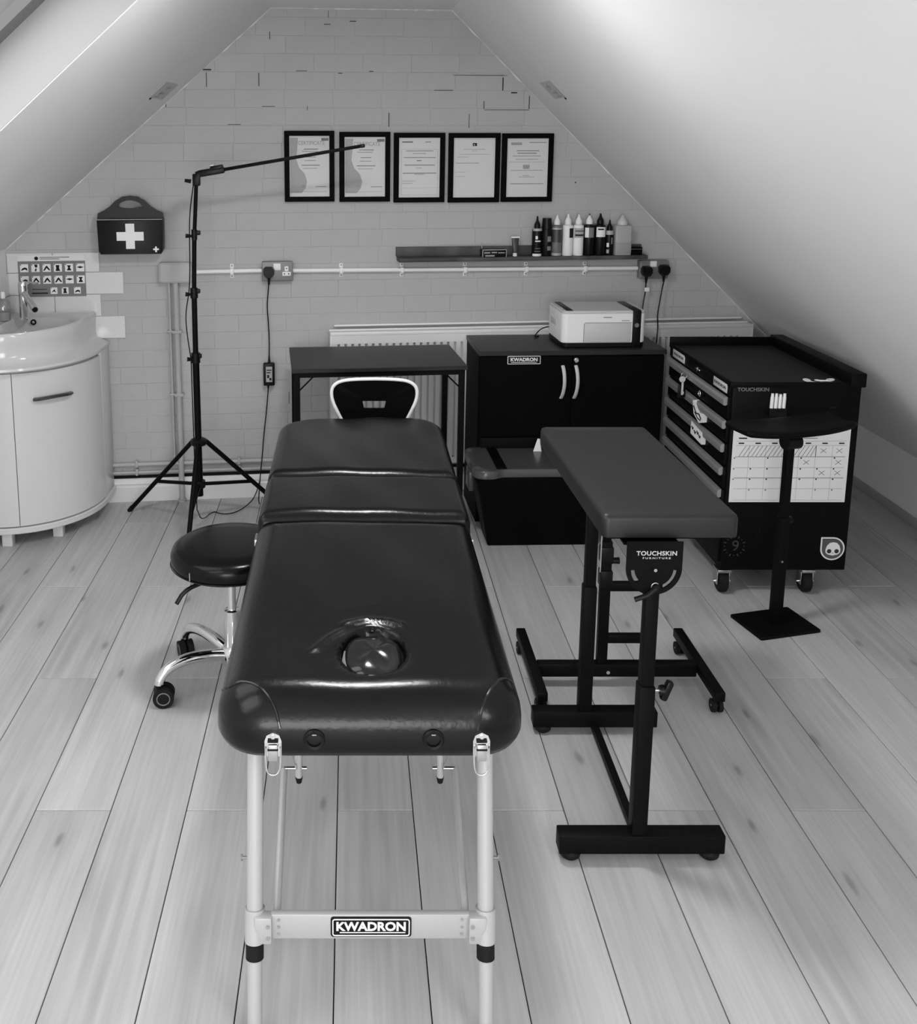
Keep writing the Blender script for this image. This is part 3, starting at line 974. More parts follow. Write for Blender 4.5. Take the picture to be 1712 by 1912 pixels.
    sil = [(-0.150, 1.392), (-0.146, 1.414), (-0.122, 1.424), (-0.092, 1.444), (-0.066, 1.470), (-0.036, 1.488), (0.0, 1.493), (0.036, 1.488), (0.066, 1.470), (0.092, 1.444), (0.122, 1.424), (0.146, 1.414), (0.150, 1.392)]
    N_ = len(sil)
    for i in range(N_):
        f = i / (N_ - 1)
        outer.append(sil[i])
        inner.append((-0.056 + 0.112 * f, 1.446 + 0.026 * math.sin(f * PI) ** 0.6))
    up = MB()
    def strip(a, b, v0, v1):
        for i in range(len(a) - 1):
            q = [a[i], a[i + 1], b[i + 1], b[i]]
            up.prism([(-0.224 + p, z) for p, z in q], lambda x, z: (x, -v0, z), lambda x, z: (x, -v1, z))
    strip(outer, inner, 0.035, 0.066)
    base_ = [(-0.150 + 0.300 * i / (N_ - 1), 1.388) for i in range(N_)]
    lowin = [(-0.058 + 0.116 * i / (N_ - 1), 1.446 - 0.012 * math.sin(i / (N_ - 1) * PI) ** 0.5) for i in range(N_)]
    strip(lowin, base_, 0.035, 0.066)
    up.prism([(-0.374, 1.388), (-0.280, 1.446), (-0.374, 1.392)], lambda x, z: (x, -0.035, z), lambda x, z: (x, -0.066, z))
    up.prism([(-0.074, 1.388), (-0.074, 1.392), (-0.168, 1.446)], lambda x, z: (x, -0.035, z), lambda x, z: (x, -0.066, z))
    bmesh.ops.remove_doubles(up.bm, verts=up.bm.verts, dist=1e-5)
    obj('handle', up, 'kit', t, smooth=False)
    obj('seam_line', MB().bx(-0.372, -0.076, -0.0945, -0.086, 1.3845, 1.388, 0.001), 'ink3', t)
    mb = MB()
    mb.bx(-0.244, -0.204, -0.0975, -0.096, 1.252, 1.368).bx(-0.285, -0.244, -0.0975, -0.096, 1.290, 1.330).bx(-0.204, -0.163, -0.0975, -0.096, 1.290, 1.330)
    obj('white_cross', mb, 'white', t, smooth=False)
    mb = MB()
    mb.bx(-0.113, -0.105, -0.0975, -0.096, 1.236, 1.262).bx(-0.122, -0.113, -0.0975, -0.096, 1.245, 1.253).bx(-0.105, -0.096, -0.0975, -0.096, 1.245, 1.253)
    obj('small_cross', mb, 'white', t, smooth=False)

    # hand washing chart on the tiles
    t = thing('poster', 'hand washing chart with rows of small pictures on the tiles behind the tap', 'poster', (-0.60, -0.01, 1.02))
    z0, z1, a, b = 1.022, 1.190, -0.752, -0.446
    obj('sheet', MB().bx(a, b, -0.0105, -0.0092, z0, 1.216), 'paper', t, smooth=False)
    pnl = obj('printed_panel', MB().bx(a, b, -0.0110, -0.0104, z0, z1), 'poster', t, smooth=False)
    pb = MB(); hd = MB()
    cw = (b - a) / 6
    def pict(cx, cz, s_, kind):
        pb.bx(cx - s_ * 0.5, cx + s_ * 0.5, -0.0114, -0.0109, cz - s_ * 0.5, cz + s_ * 0.5)
        hd.bx(cx - s_ * 0.46, cx - s_ * 0.34, -0.0118, -0.0112, cz + s_ * 0.34, cz + s_ * 0.46)
        f = lambda x, z: (cx + s_ * x, -0.0112, cz + s_ * z)
        g = lambda x, z: (cx + s_ * x, -0.0118, cz + s_ * z)
        shapes = {0: [[(-0.4, -0.35), (-0.25, -0.05), (0.05, 0.1), (0.35, 0.0), (0.4, -0.35), (0.1, -0.15)]],
                  1: [[(-0.15, 0.45), (0.25, 0.45), (0.25, 0.1), (0.0, 0.05)], [(0.0, -0.05), (0.15, -0.05), (0.1, -0.42), (-0.1, -0.4)]],
                  2: [[(-0.45, -0.35), (-0.1, 0.2), (0.05, 0.3), (0.45, -0.3), (0.25, -0.3), (0.0, 0.0), (-0.25, -0.35)]],
                  3: [[(-0.25, 0.35), (0.2, 0.35), (0.15, -0.05), (0.28, -0.4), (-0.3, -0.4), (-0.2, -0.05)]],
                  4: [[(-0.25, 0.3), (0.25, 0.3), (0.1, 0.0), (0.3, -0.35), (-0.3, -0.35), (-0.1, 0.0)]],
                  5: [[(-0.45, 0.05), (0.0, 0.18), (0.45, 0.05), (0.0, -0.1)]],
                  6: [[(-0.4, -0.3), (0.0, -0.1), (0.3, -0.3), (0.1, 0.2), (0.3, 0.4), (-0.1, 0.05)]]}
        for sh in shapes[kind]:
            hd.prism(sh, f, g)
    kinds = [0, 1, 2, 3, 4, 5, 0, 2, 2, 2, 5, 4]
    for r in range(2):
        for c in range(6):
            pict(a + cw * (c + 0.55), z1 - 0.032 - r * 0.056, 0.037, kinds[r * 6 + c])
    for i, c in enumerate((3.0, 4.0, 5.1)):
        pict(a + cw * (c + 0.1), z0 + 0.028, 0.031, (6, 3, 0)[i])
    obj('picture_square', pb, 'white', pnl, smooth=False)
    obj('pictogram', hd, 'ink', pnl, smooth=False)
    obj('text_line', MB().bx(a + 0.06, a + 0.125, -0.0114, -0.0109, z0 + 0.034, z0 + 0.037).bx(a + 0.058, a + 0.130, -0.0114, -0.0109, z0 + 0.014, z0 + 0.020), 'ink', pnl, smooth=False)
    obj('emblem', MB().cyl((a + 0.085, -0.0104, 1.203), (a + 0.085, -0.0110, 1.203), 0.009, seg=14), 'ink', t)
    obj('title_line', MB().bx(a + 0.10, a + 0.235, -0.0110, -0.0104, 1.2055, 1.2095).bx(a + 0.10, a + 0.19, -0.0110, -0.0104, 1.198, 1.2015), 'ink2', t, smooth=False)

    # shelf
    t = thing('wall_shelf', 'dark grey wooden picture ledge on the brick wall holding bottles', 'shelf', (1.64, -0.05, 1.17))
    obj('shelf_back', MB().bx(1.022, 2.246, -0.018, 0, 1.190, 1.236, 0.002), 'woodshelf', t)
    obj('shelf_board', MB().bx(1.024, 2.250, -0.095, -0.018, 1.172, 1.190, 0.002), 'woodshelf', t)
    ZS = 1.1902

    def lathe_part(nm, prof, u, v, m, t):
        return obj(nm, MB().lathe(prof, (u, -v, ZS), 20), m, t)
    def bottle(u, v, r, h, hb, body_m, cap_m, label, grp='bottles on the shelf', tip=True, flat=False, square=False, shoulder=0.0):
        t = thing('bottle', label, 'bottle', (u, -v, ZS), grp)
        if square:
            mb = MB()
            mb.slab(lambda d: [(u + a, -v + b) for a, b in rounded_rect(r, r * 0.72, 0.006, d, 3)], [(0.002, ZS), (0, ZS + 0.003), (0, ZS + hb - 0.008), (0.004, ZS + hb - 0.002), (r * 0.45, ZS + hb)])
            obj('bottle_body', mb, body_m, t)
        else:
            lathe_part('bottle_body', [(0, 0), (r * 0.95, 0), (r, 0.003), (r, hb - 0.014), (r * 0.92, hb - 0.006), (r * 0.5, hb), (0, hb)], u, v, body_m, t)
        if flat:
            lathe_part('cap', [(0, hb - 0.004), (r * 0.98, hb - 0.004), (r * 0.98, hb), (r * 0.86, h), (0, h)], u, v, cap_m, t)
        else:
            c0 = r * 0.62
            lathe_part('cap', [(0, hb), (c0, hb), (c0, hb + 0.016), (c0 * 0.85, hb + 0.022), (c0 * 0.42, hb + 0.034), (c0 * 0.22, h - 0.002), (c0 * 0.12, h), (0, h)], u, v, cap_m, t)
        return t
    def wrap(t, u, v, r, z0, z1, m, nm='label_wrap', a0=-1.2, a1=1.2):
        mb = MB()
        n = 10
        rr = r + 0.0006
        pts0 = [(u + rr * math.sin(a0 + (a1 - a0) * k / n), -v - rr * math.cos(a0 + (a1 - a0) * k / n)) for k in range(n + 1)]
        mb.rings([[(p[0], p[1], ZS + z) for p in pts0] for z in (z0, z1)], False, False, closed=False)
        return obj(nm, mb, m, t)
    V = 0.052
    b = bottle(1.704, V, 0.0235, 0.193, 0.135, 'blkpl', 'blkpl', 'black bottle with a white capital letter label and clear neck, first of the row')
    wrap(b, 1.704, V, 0.0235, 0.122, 0.134, 'clearpl', 'clear_neck')
    wrap(b, 1.704, V, 0.0235, 0.0, 0.012, 'white', 'white_base')
    wrap(b, 1.704, V, 0.0237, 0.070, 0.076, 'white', 'label_print', -0.6, 0.6); wrap(b, 1.704, V, 0.0237, 0.082, 0.098, 'white', 'label_print', -0.55, -0.1); wrap(b, 1.704, V, 0.0237, 0.036, 0.039, 'ink2', 'label_print', -0.6, 0.6); wrap(b, 1.704, V, 0.0237, 0.022, 0.025, 'ink2', 'label_print', -0.7, 0.7)
    b = bottle(1.752, V, 0.0255, 0.182, 0.135, 'blkpl', 'blkpl', 'tall black bottle with a flat black cap between two pointed caps', flat=True)
    wrap(b, 1.752, V, 0.0257, 0.070, 0.096, 'ink2', 'label_print', -0.1, 0.7); wrap(b, 1.752, V, 0.0257, 0.028, 0.048, 'ink2', 'label_print', -0.1, 0.7)
    b = bottle(1.802, V, 0.0245, 0.197, 0.150, 'midgrey', 'white', 'half clear bottle with dark liquid band and white nozzle')
    wrap(b, 1.802, V, 0.0246, 0.066, 0.130, 'amber', 'dark_band', -1.5, 1.5); wrap(b, 1.802, V, 0.0247, 0.128, 0.136, 'clearpl', 'clear_ring', -1.5, 1.5); wrap(b, 1.802, V, 0.0247, 0.002, 0.014, 'clearpl', 'clear_base', -1.5, 1.5)
    b = bottle(1.857, V, 0.0255, 0.202, 0.152, 'white', 'white', 'white bottle with a black square on its label')
    wrap(b, 1.857, V, 0.0257, 0.088, 0.134, 'ink', 'label_wrap', 0.0, 1.1)
    b = bottle(1.910, V, 0.0255, 0.199, 0.152, 'white', 'white', 'white bottle with a grey banded label')
    wrap(b, 1.910, V, 0.0257, 0.088, 0.134, 'ink3', 'label_wrap', -1.1, 1.0); wrap(b, 1.910, V, 0.0259, 0.096, 0.104, 'ink', 'label_print', -0.9, 0.9); wrap(b, 1.910, V, 0.0259, 0.118, 0.122, 'ink', 'label_print', -0.9, 0.9)
    b = bottle(1.963, V, 0.0265, 0.195, 0.152, 'blkpl', 'white', 'black bottle with white cap and thin dark nozzle')
    wrap(b, 1.963, V, 0.0267, 0.088, 0.136, 'white', 'label_wrap', -1.1, -0.35); wrap(b, 1.963, V, 0.0267, 0.088, 0.136, 'ink2', 'label_wrap', -0.3, 0.7)
    lathe_part('nozzle', [(0, 0.176), (0.005, 0.176), (0.002, 0.202), (0, 0.202)], 1.963, V, 'blkpl', b)
    b = bottle(2.018, V, 0.0265, 0.203, 0.152, 'blkpl', 'blkpl', 'black bottle with a square white label and pointed black cap')
    wrap(b, 2.018, V, 0.0267, 0.090, 0.138, 'white', 'label_wrap', -1.0, 0.9); wrap(b, 2.018, V, 0.0269, 0.124, 0.131, 'ink', 'label_print', -0.7, 0.4)
    b = bottle(2.066, V, 0.0205, 0.172, 0.120, 'blkpl', 'blkpl', 'slim black bottle with upright white lettering')
    wrap(b, 2.066, V, 0.0206, 0.100, 0.120, 'clearpl', 'clear_neck'); wrap(b, 2.066, V, 0.0207, 0.040, 0.060, 'white', 'label_print', -0.9, -0.35); wrap(b, 2.066, V, 0.0207, 0.010, 0.028, 'ink3', 'label_print', -0.9, -0.3); wrap(b, 2.066, V, 0.0207, 0.055, 0.086, 'ink3', 'label_print', 0.2, 0.45)
    b = bottle(2.129, V, 0.0400, 0.195, 0.146, 'clearpl', 'lightpl', 'cloudy plastic bottle half full, last in the row', square=True)
    obj('liquid_level', MB().bx(2.129 - 0.0402, 2.129 + 0.0402, -V - 0.0292, -V + 0.02, ZS + 0.003, ZS + 0.066, 0.004), mat('cloudy_liquid', 0.33, 0.4), b)
    t = thing('small_box', 'small black box standing behind the cloudy bottle on the shelf', 'box', (2.196, -0.05, ZS))
    obj('box_body', MB().bx(2.163, 2.228, -0.075, -0.030, ZS, ZS + 0.038, 0.002), 'blkm', t); obj('lid_line', MB().bx(2.1625, 2.2285, -0.0755, -0.030, ZS + 0.028, ZS + 0.0295), 'ink2', t)
    t = thing('small_box', 'low dark box with pale edges lying on the shelf', 'box', (1.49, -0.06, ZS))
    obj('box_body', MB().bx(1.430, 1.549, -0.080, -0.030, ZS, ZS + 0.036, 0.002), 'blkpl', t)
    e = MB()
    for x0, x1, q0, q1 in ((1.430, 1.549, 0.033, 0.036), (1.430, 1.433, 0, 0.036), (1.546, 1.549, 0, 0.036)):
        e.bx(x0, x1, -0.0812, -0.0802, ZS + q0, ZS + q1)
    obj('edge_print', e, 'ink3', t, smooth=False)
    obj('text_line', MB().bx(1.445, 1.490, -0.0812, -0.0802, ZS + 0.003, ZS + 0.009).bx(1.440, 1.468, -0.0812, -0.0802, ZS + 0.018, ZS + 0.023).bx(1.476, 1.502, -0.0812, -0.0802, ZS + 0.019, ZS + 0.024).bx(1.508, 1.540, -0.0812, -0.0802, ZS + 0.018, ZS + 0.022), 'ink3', t, smooth=False)
    t = thing('ointment_tube', 'small dark squeeze tube standing on its pale cap on the shelf', 'tube', (1.597, -0.055, ZS))
    obj('cap', MB().lathe([(0, 0), (0.011, 0), (0.010, 0.016), (0, 0.016)], (1.597, -0.055, ZS), 16), 'white', t)
    mb = MB()
    rs = []
    for z, a, c in ((0.016, 0.012, 0.012), (0.022, 0.014, 0.013), (0.060, 0.016, 0.008), (0.088, 0.0185, 0.002)):
        rs.append([(1.597 + a * math.cos(q), -0.055 + c * math.sin(q), ZS + z) for q in [2 * PI * k / 20 for k in range(20)]])
    mb.rings(rs)
    obj('tube_body', mb, 'amber', t)
    obj('crimp', MB().bx(1.577, 1.617, -0.0568, -0.0532, ZS + 0.088, ZS + 0.095), 'white', t)
    t = thing('thin_stick', 'thin pale stick standing behind the low dark box on the shelf', 'stick', (1.444, -0.024, ZS))
    obj('stick', MB().cyl((1.444, -0.024, ZS), (1.440, -0.021, ZS + 0.066), 0.0022, seg=8), 'ink3', t)
    use()
wall_things()

# ------------------------------------------------------------------ treatment bed
BX = 0.037                                      # centre line of the bed
def bed():
    t = thing('treatment_bed', 'black leather three-section treatment bed on pale metal legs in the middle of the room', 'bed', (BX, 2.6, 0))
    ZT, ZB = 0.728, 0.607
    hole_c, hole_a, hole_b = (0.046, 1.886), 0.064, 0.086
    folds = [[(-0.075, 1.885), (-0.058, 1.918), (-0.036, 1.948), (-0.008, 1.972)], [(-0.012, 1.992), (0.030, 2.010), (0.075, 2.004), (0.112, 1.985)],
             [(0.112, 1.965), (0.122, 1.930), (0.118, 1.895)]]
    def seg_d(p, a, b):
        ax, ay = b[0] - a[0], b[1] - a[1]
        q = ((p[0] - a[0]) * ax + (p[1] - a[1]) * ay) / (ax * ax + ay * ay)
        q = min(1, max(0, q))
        return math.hypot(p[0] - a[0] - ax * q, p[1] - a[1] - ay * q)
    def dent(x, y):
        e = math.hypot((x - hole_c[0]) / hole_a, (y - hole_c[1]) / hole_b)
        f = min(1, max(0, (1.10 - e) / 0.16))
        z = -0.034 * f * f * (3 - 2 * f)
        if e < 2.2:
            z -= 0.004 * max(0, 1 - abs(e - 1.1) / 1.1)
        for i, fo in enumerate(folds):
            d = min(seg_d((x, y), a, b) for a, b in zip(fo, fo[1:]))
            z += (0.0055, 0.007, 0.004)[i] * math.exp(-(d / 0.0085) ** 2)
        return z
    def wave(x, y, k):
        return 0.0030 * math.sin(9 * x + 3 * k) * math.sin(7 * y + k) + 0.0012 * math.sin(23 * x * (1 + 0.2 * k) + 14 * y)
    def cushion(y0, y1, corners, RF, RS, k, fn=None, crown=0.006, ny=36):
        hx, hy = 0.298, (y1 - y0) / 2
        cy = (y0 + y1) / 2
        R = RS
        prof = [(0.020, ZB), (0.006, ZB + 0.004), (0.000, ZB + 0.014), (-0.003, (ZB + ZT - R) / 2)]
        for i in range(0, 9):
            a = PI / 2 * i / 8
            prof.append((R * (1 - math.cos(a)) - 0.002 * (1 - i / 8), ZT - R + R * math.sin(a)))
        d = R
        lim = min(hx, hy) - 0.0004
        while d + 0.009 < lim:
            d += 0.009
            prof.append((d, ZT))
        prof.append((lim, ZT))
        mb = MB()
        rs = []
        for d, z in prof:
            ring = []
            for p in rounded_rect(hx, hy, corners, d, 9, 26, ny):
                x, y = p[0], p[1] + cy
                zz = z
                if z > ZT - 0.03:
                    g = (z - (ZT - 0.03)) / 0.03
                    zz += g * (crown * (1 - (p[0] / hx) ** 2) + wave(x, y, k))
                    if fn:
                        zz += g * fn(x + BX, y)
                ring.append((x + BX, y, zz))
            rs.append(ring)
        mb.rings(rs, True, False)
        bmesh.ops.remove_doubles(mb.bm, verts=mb.bm.verts, dist=0.0014)
        return mb
    secs = []
    specs = [(1.702, 2.615, [0.02, 0.02, 0.095, 0.095], 0.074, dent, 50), (2.630, 2.950, [0.018] * 4, 0.034, None, 18), (2.966, 3.590, [0.13, 0.13, 0.018, 0.018], 0.036, None, 36)]
    bvh = None
    for k, (y0, y1, cr, R, fn, ny) in enumerate(specs):
        mb = cushion(y0, y1, cr, 0.05, R, k, fn, 0.006, ny)
        inv(mb.bm)
        if k == 0:
            bvh = BVHTree.FromBMesh(mb.bm)
        secs.append(obj('cushion', mb, 'leather', t, angle=60))
    # plug cushion of the breathing hole
    mb = MB()
    rs = []
    for f, z in ((0.93, ZT - 0.034), (0.95, ZT - 0.018), (0.90, ZT - 0.009), (0.75, ZT - 0.003), (0.5, ZT + 0.001), (0.25, ZT + 0.003), (0.03, ZT + 0.0035)):
        rs.append([(hole_c[0] + hole_a * f * math.copysign(abs(math.cos(q)) ** 0.8, math.cos(q)), hole_c[1] + hole_b * f * math.copysign(abs(math.sin(q)) ** 0.8, math.sin(q)), z + 0.003 * math.sin(3 * q + 1) * f * (1 - f) * 4) for q in [2 * PI * i / 40 for i in range(40)]])
    mb.rings(rs)
    obj('hole_plug', mb, 'leather_gloss', t, angle=70)
    obj('piping', MB().tube([(hole_c[0] + hole_a * 0.95 * math.cos(q), hole_c[1] + hole_b * 0.95 * math.sin(q), ZT - 0.018) for q in [2 * PI * i / 40 for i in range(40)]], 0.004, 8, closed=True), 'leather_gloss', t)
    obj('tag_label', MB().tube([(hole_c[0] - 0.055, 1.835, ZT - 0.014), (hole_c[0] - 0.060, 1.87, ZT - 0.012), (hole_c[0] - 0.056, 1.905, ZT - 0.012)], 0.004, 6, flat=0.4), 'ink2', t)
    obj('pull_tab', MB().box((0.046, 1.972, ZT + 0.002), (0.007, 0.02, 0.003), 0.001), 'leather', t)
    # corner seams lie on the leather
    for path in ([(-0.270, 1.815, 0.69), (-0.262, 1.782, 0.73), (-0.214, 1.778, 0.73), (-0.170, 1.748, 0.73), (-0.143, 1.718, 0.705), (-0.134, 1.702, 0.672)],
                 [(0.330, 1.82, 0.70), (0.305, 1.80, 0.73), (0.270, 1.748, 0.73), (0.249, 1.720, 0.705), (0.240, 1.702, 0.668)]):
        pts = [Vector(p) for p in path]
        for _ in range(3):
            q = [pts[0]]
            for a, b in zip(pts, pts[1:]):
                q += [a * 0.75 + b * 0.25, a * 0.25 + b * 0.75]
            pts = q + [pts[-1]]
        pts = [bvh.find_nearest(p)[0] for p in pts]
        obj('seam', MB().tube(pts, 0.0028, 6), 'leather_gloss', t)
    # base frames under the cushions
    for i, (y0, y1) in enumerate(((1.76, 2.60), (2.645, 2.93), (2.98, 3.50))):
        obj('base_board', MB().bx(BX - 0.265, BX + 0.265, y0, y1, ZB - 0.012, ZB + 0.002, 0.003), 'blkm', t)
    for s in (-1, 1):
        obj('hinge', MB().box((BX + s * 0.301, 2.955, 0.655), (0.010, 0.05, 0.020), 0.003), 'steel', t)
        obj('hinge', MB().box((BX + s * 0.301, 2.622, 0.655), (0.010, 0.05, 0.020), 0.003), 'steel', t)
    # legs: front pair in view with their crossbar
    LXS = {-1: -0.191, 1: 0.268}
    def ly(z): return 1.805 - (0.60 - z) * 0.215
    for s in (-1, 1):
        x = LXS[s]
        lg = obj('leg', MB().cyl((x, ly(0.60), 0.60), (x, ly(0.220), 0.220), 0.0162, seg=24), 'alu', t)
        obj('leg_clamp', MB().cyl((x, ly(0.261), 0.261), (x, ly(0.197), 0.197), 0.0200, seg=24).bx(min(x, x - s * 0.035), max(x, x - s * 0.035), ly(0.2) - 0.014, ly(0.2) + 0.010, 0.199, 0.258, 0.004), 'alu', lg)
        obj('sleeve', MB().cyl((x, ly(0.201), 0.201), (x, ly(0.165), 0.165), 0.0180, seg=24), 'rubber', lg)
        obj('lower_leg', MB().cyl((x, ly(0.19), 0.19), (x, ly(0.025), 0.025), 0.0148, seg=24), 'alu', lg)
        obj('rubber_foot', MB().cyl((x, ly(0.03), 0.03), (x, ly(0.0), 0.0), 0.0175, 0.019, 24), 'rubber', lg)
        for dz in (0.241, 0.215):
            obj('rivet', MB().cyl((x - s * 0.028, ly(0.2) - 0.013, dz), (x - s * 0.028, ly(0.2) - 0.018, dz), 0.0035, seg=10), 'steel', lg)
        obj('wing_bolt', MB().cyl((x + s * 0.014, ly(0.36), 0.355), (x + s * 0.027, ly(0.36), 0.355), 0.003, seg=8).box((x + s * 0.0265, ly(0.36), 0.355), (0.004, 0.004, 0.014), 0.001), 'greybox', lg)
    yb = ly(0.227)
    cb = obj('crossbar', MB().bx(-0.160, 0.236, yb - 0.009, yb + 0.006, 0.202, 0.258, 0.004), 'alu', t)
    for s in (-1, 1):
        for dz in (0.247, 0.231, 0.215):
            obj('rivet', MB().cyl((LXS[s] - s * 0.048, yb - 0.008, dz), (LXS[s] - s * 0.048, yb - 0.011, dz), 0.003, seg=10), 'steel', cb)
    mb = MB(); mb.rings([[(0.040 + p[0], v, 0.2315 + p[1]) for p in rounded_rect(0.0800, 0.0225, 0.006, d, 4)] for d, v in ((0, yb - 0.008), (0, yb - 0.0105), (0.001, yb - 0.0115))])
    pq = obj('name_plate', mb, 'blkpl', t)
    mb = MB(); mb.tube([(0.040 + p[0], yb - 0.0117, 0.2315 + p[1]) for p in rounded_rect(0.0755, 0.0180, 0.004, 0, 4)], 0.0013, 6, closed=True)
    obj('border', mb, 'white', pq)
    text('lettering', 'KWADRON', 0.0262, 'white', pq, (0.0400, yb - 0.0120, 0.2330), sx=1.0, bold=0.0009, extrude=0.0005)
    obj('underline', MB().bx(-0.022, 0.108, yb - 0.0125, yb - 0.0115, 0.2195, 0.2212), 'white', pq)
    # folding struts with their stub tubes
    for s, xt, xb, xs in ((-1, -0.153, -0.148, -0.119), (1, 0.238, 0.229, 0.205)):
        obj('strut', MB().cyl((xt, 2.05, 0.340), (xb, yb + 0.016, 0.240), 0.0080, seg=14), 'alu', t)
        st = obj('stub_tube', MB().cyl((xs, 2.05, 0.60), (xs, 2.05, 0.322), 0.0085, seg=14), 'alup', t)
        obj('end_cap', MB().cyl((xs, 2.05, 0.324), (xs, 2.05, 0.309), 0.0092, 0.006, 14), 'rubber', st)
        obj('collar', MB().cyl((xs, 2.05, 0.60), (xs, 2.05, 0.400), 0.0125, seg=14), 'rubber', st)
        obj('pivot_bolt', MB().cyl((xs + s * -0.018, 2.05, 0.345), (xt, 2.05, 0.345), 0.004, seg=10), 'steel', st)
        obj('stay_wire', MB().cyl((xs + s * 0.028, 1.90, 0.59), (xs + s * 0.008, 2.05, 0.35), 0.0014, seg=6), 'steel', t)
    # front latches and headrest sockets
    for x in (-0.147, 0.247):
        yf = 1.701
        mb = MB()
        rs = []
        ol = [(-0.016, -0.024), (0.016, -0.024), (0.016, 0.008), (0.012, 0.019), (0.0, 0.025), (-0.012, 0.019), (-0.016, 0.008)]
        mb.rings([[(x + a, v, 0.641 + b) for a, b in ol] for v in (yf + 0.004, yf - 0.004)])
        lt = obj('latch_plate', mb, 'chrome', t)
        obj('latch_lever', MB().box((x, yf - 0.008, 0.628), (0.019, 0.008, 0.034), 0.002), 'steel', lt)
        obj('latch_bar', MB().bx(x - 0.010, x + 0.010, yf - 0.0085, yf - 0.004, 0.648, 0.652), 'rubber', lt)
        obj('latch_bar', MB().bx(x - 0.010, x + 0.010, yf - 0.0135, yf - 0.009, 0.634, 0.637), 'rubber', lt)
        obj('wire_loop', MB().tube([(x - 0.014, yf - 0.006, 0.642), (x - 0.014, yf - 0.010, 0.598), (x - 0.008, yf - 0.010, 0.582), (x + 0.008, yf - 0.010, 0.582), (x + 0.014, yf - 0.010, 0.598), (x + 0.014, yf - 0.006, 0.642)], 0.0016, 6, smooth=1), 'chrome', lt)
        obj('rivet', MB().cyl((x, yf - 0.003, 0.658), (x, yf - 0.007, 0.658), 0.004, seg=10), 'chrome', lt)
    for x in (-0.069, 0.156):
        sk = obj('socket_ring', MB().lathe([(0.0, 0.004), (0.021, 0.004), (0.021, -0.003), (0.018, -0.006), (0.0135, -0.005), (0.0125, 0.003), (0.0, 0.003)], (x, 1.701, 0.650), 24, 'Y'), 'blkpl', t)
        obj('glint_tab', MB().bx(x - 0.004, x + 0.004, 1.6945, 1.697, 0.6615, 0.6635), 'steel', sk)
    # far legs, mostly hidden under the cushions
    for s in (-1, 1):
        obj('leg', MB().cyl((BX + s * 0.23, 3.30, 0.60), (BX + s * 0.23, 3.40, 0.0), 0.0162, seg=16), 'alu', t)
        obj('leg', MB().cyl((BX + s * 0.23, 2.66, 0.60), (BX + s * 0.23, 2.72, 0.0), 0.0162, seg=16), 'alu', t)
    obj('crossbar', MB().bx(BX - 0.23, BX + 0.23, 3.36, 3.375, 0.19, 0.24, 0.004), 'alu', t)
    obj('crossbar', MB().bx(BX - 0.23, BX + 0.23, 2.693, 2.708, 0.19, 0.24, 0.004), 'alu', t)
bed()

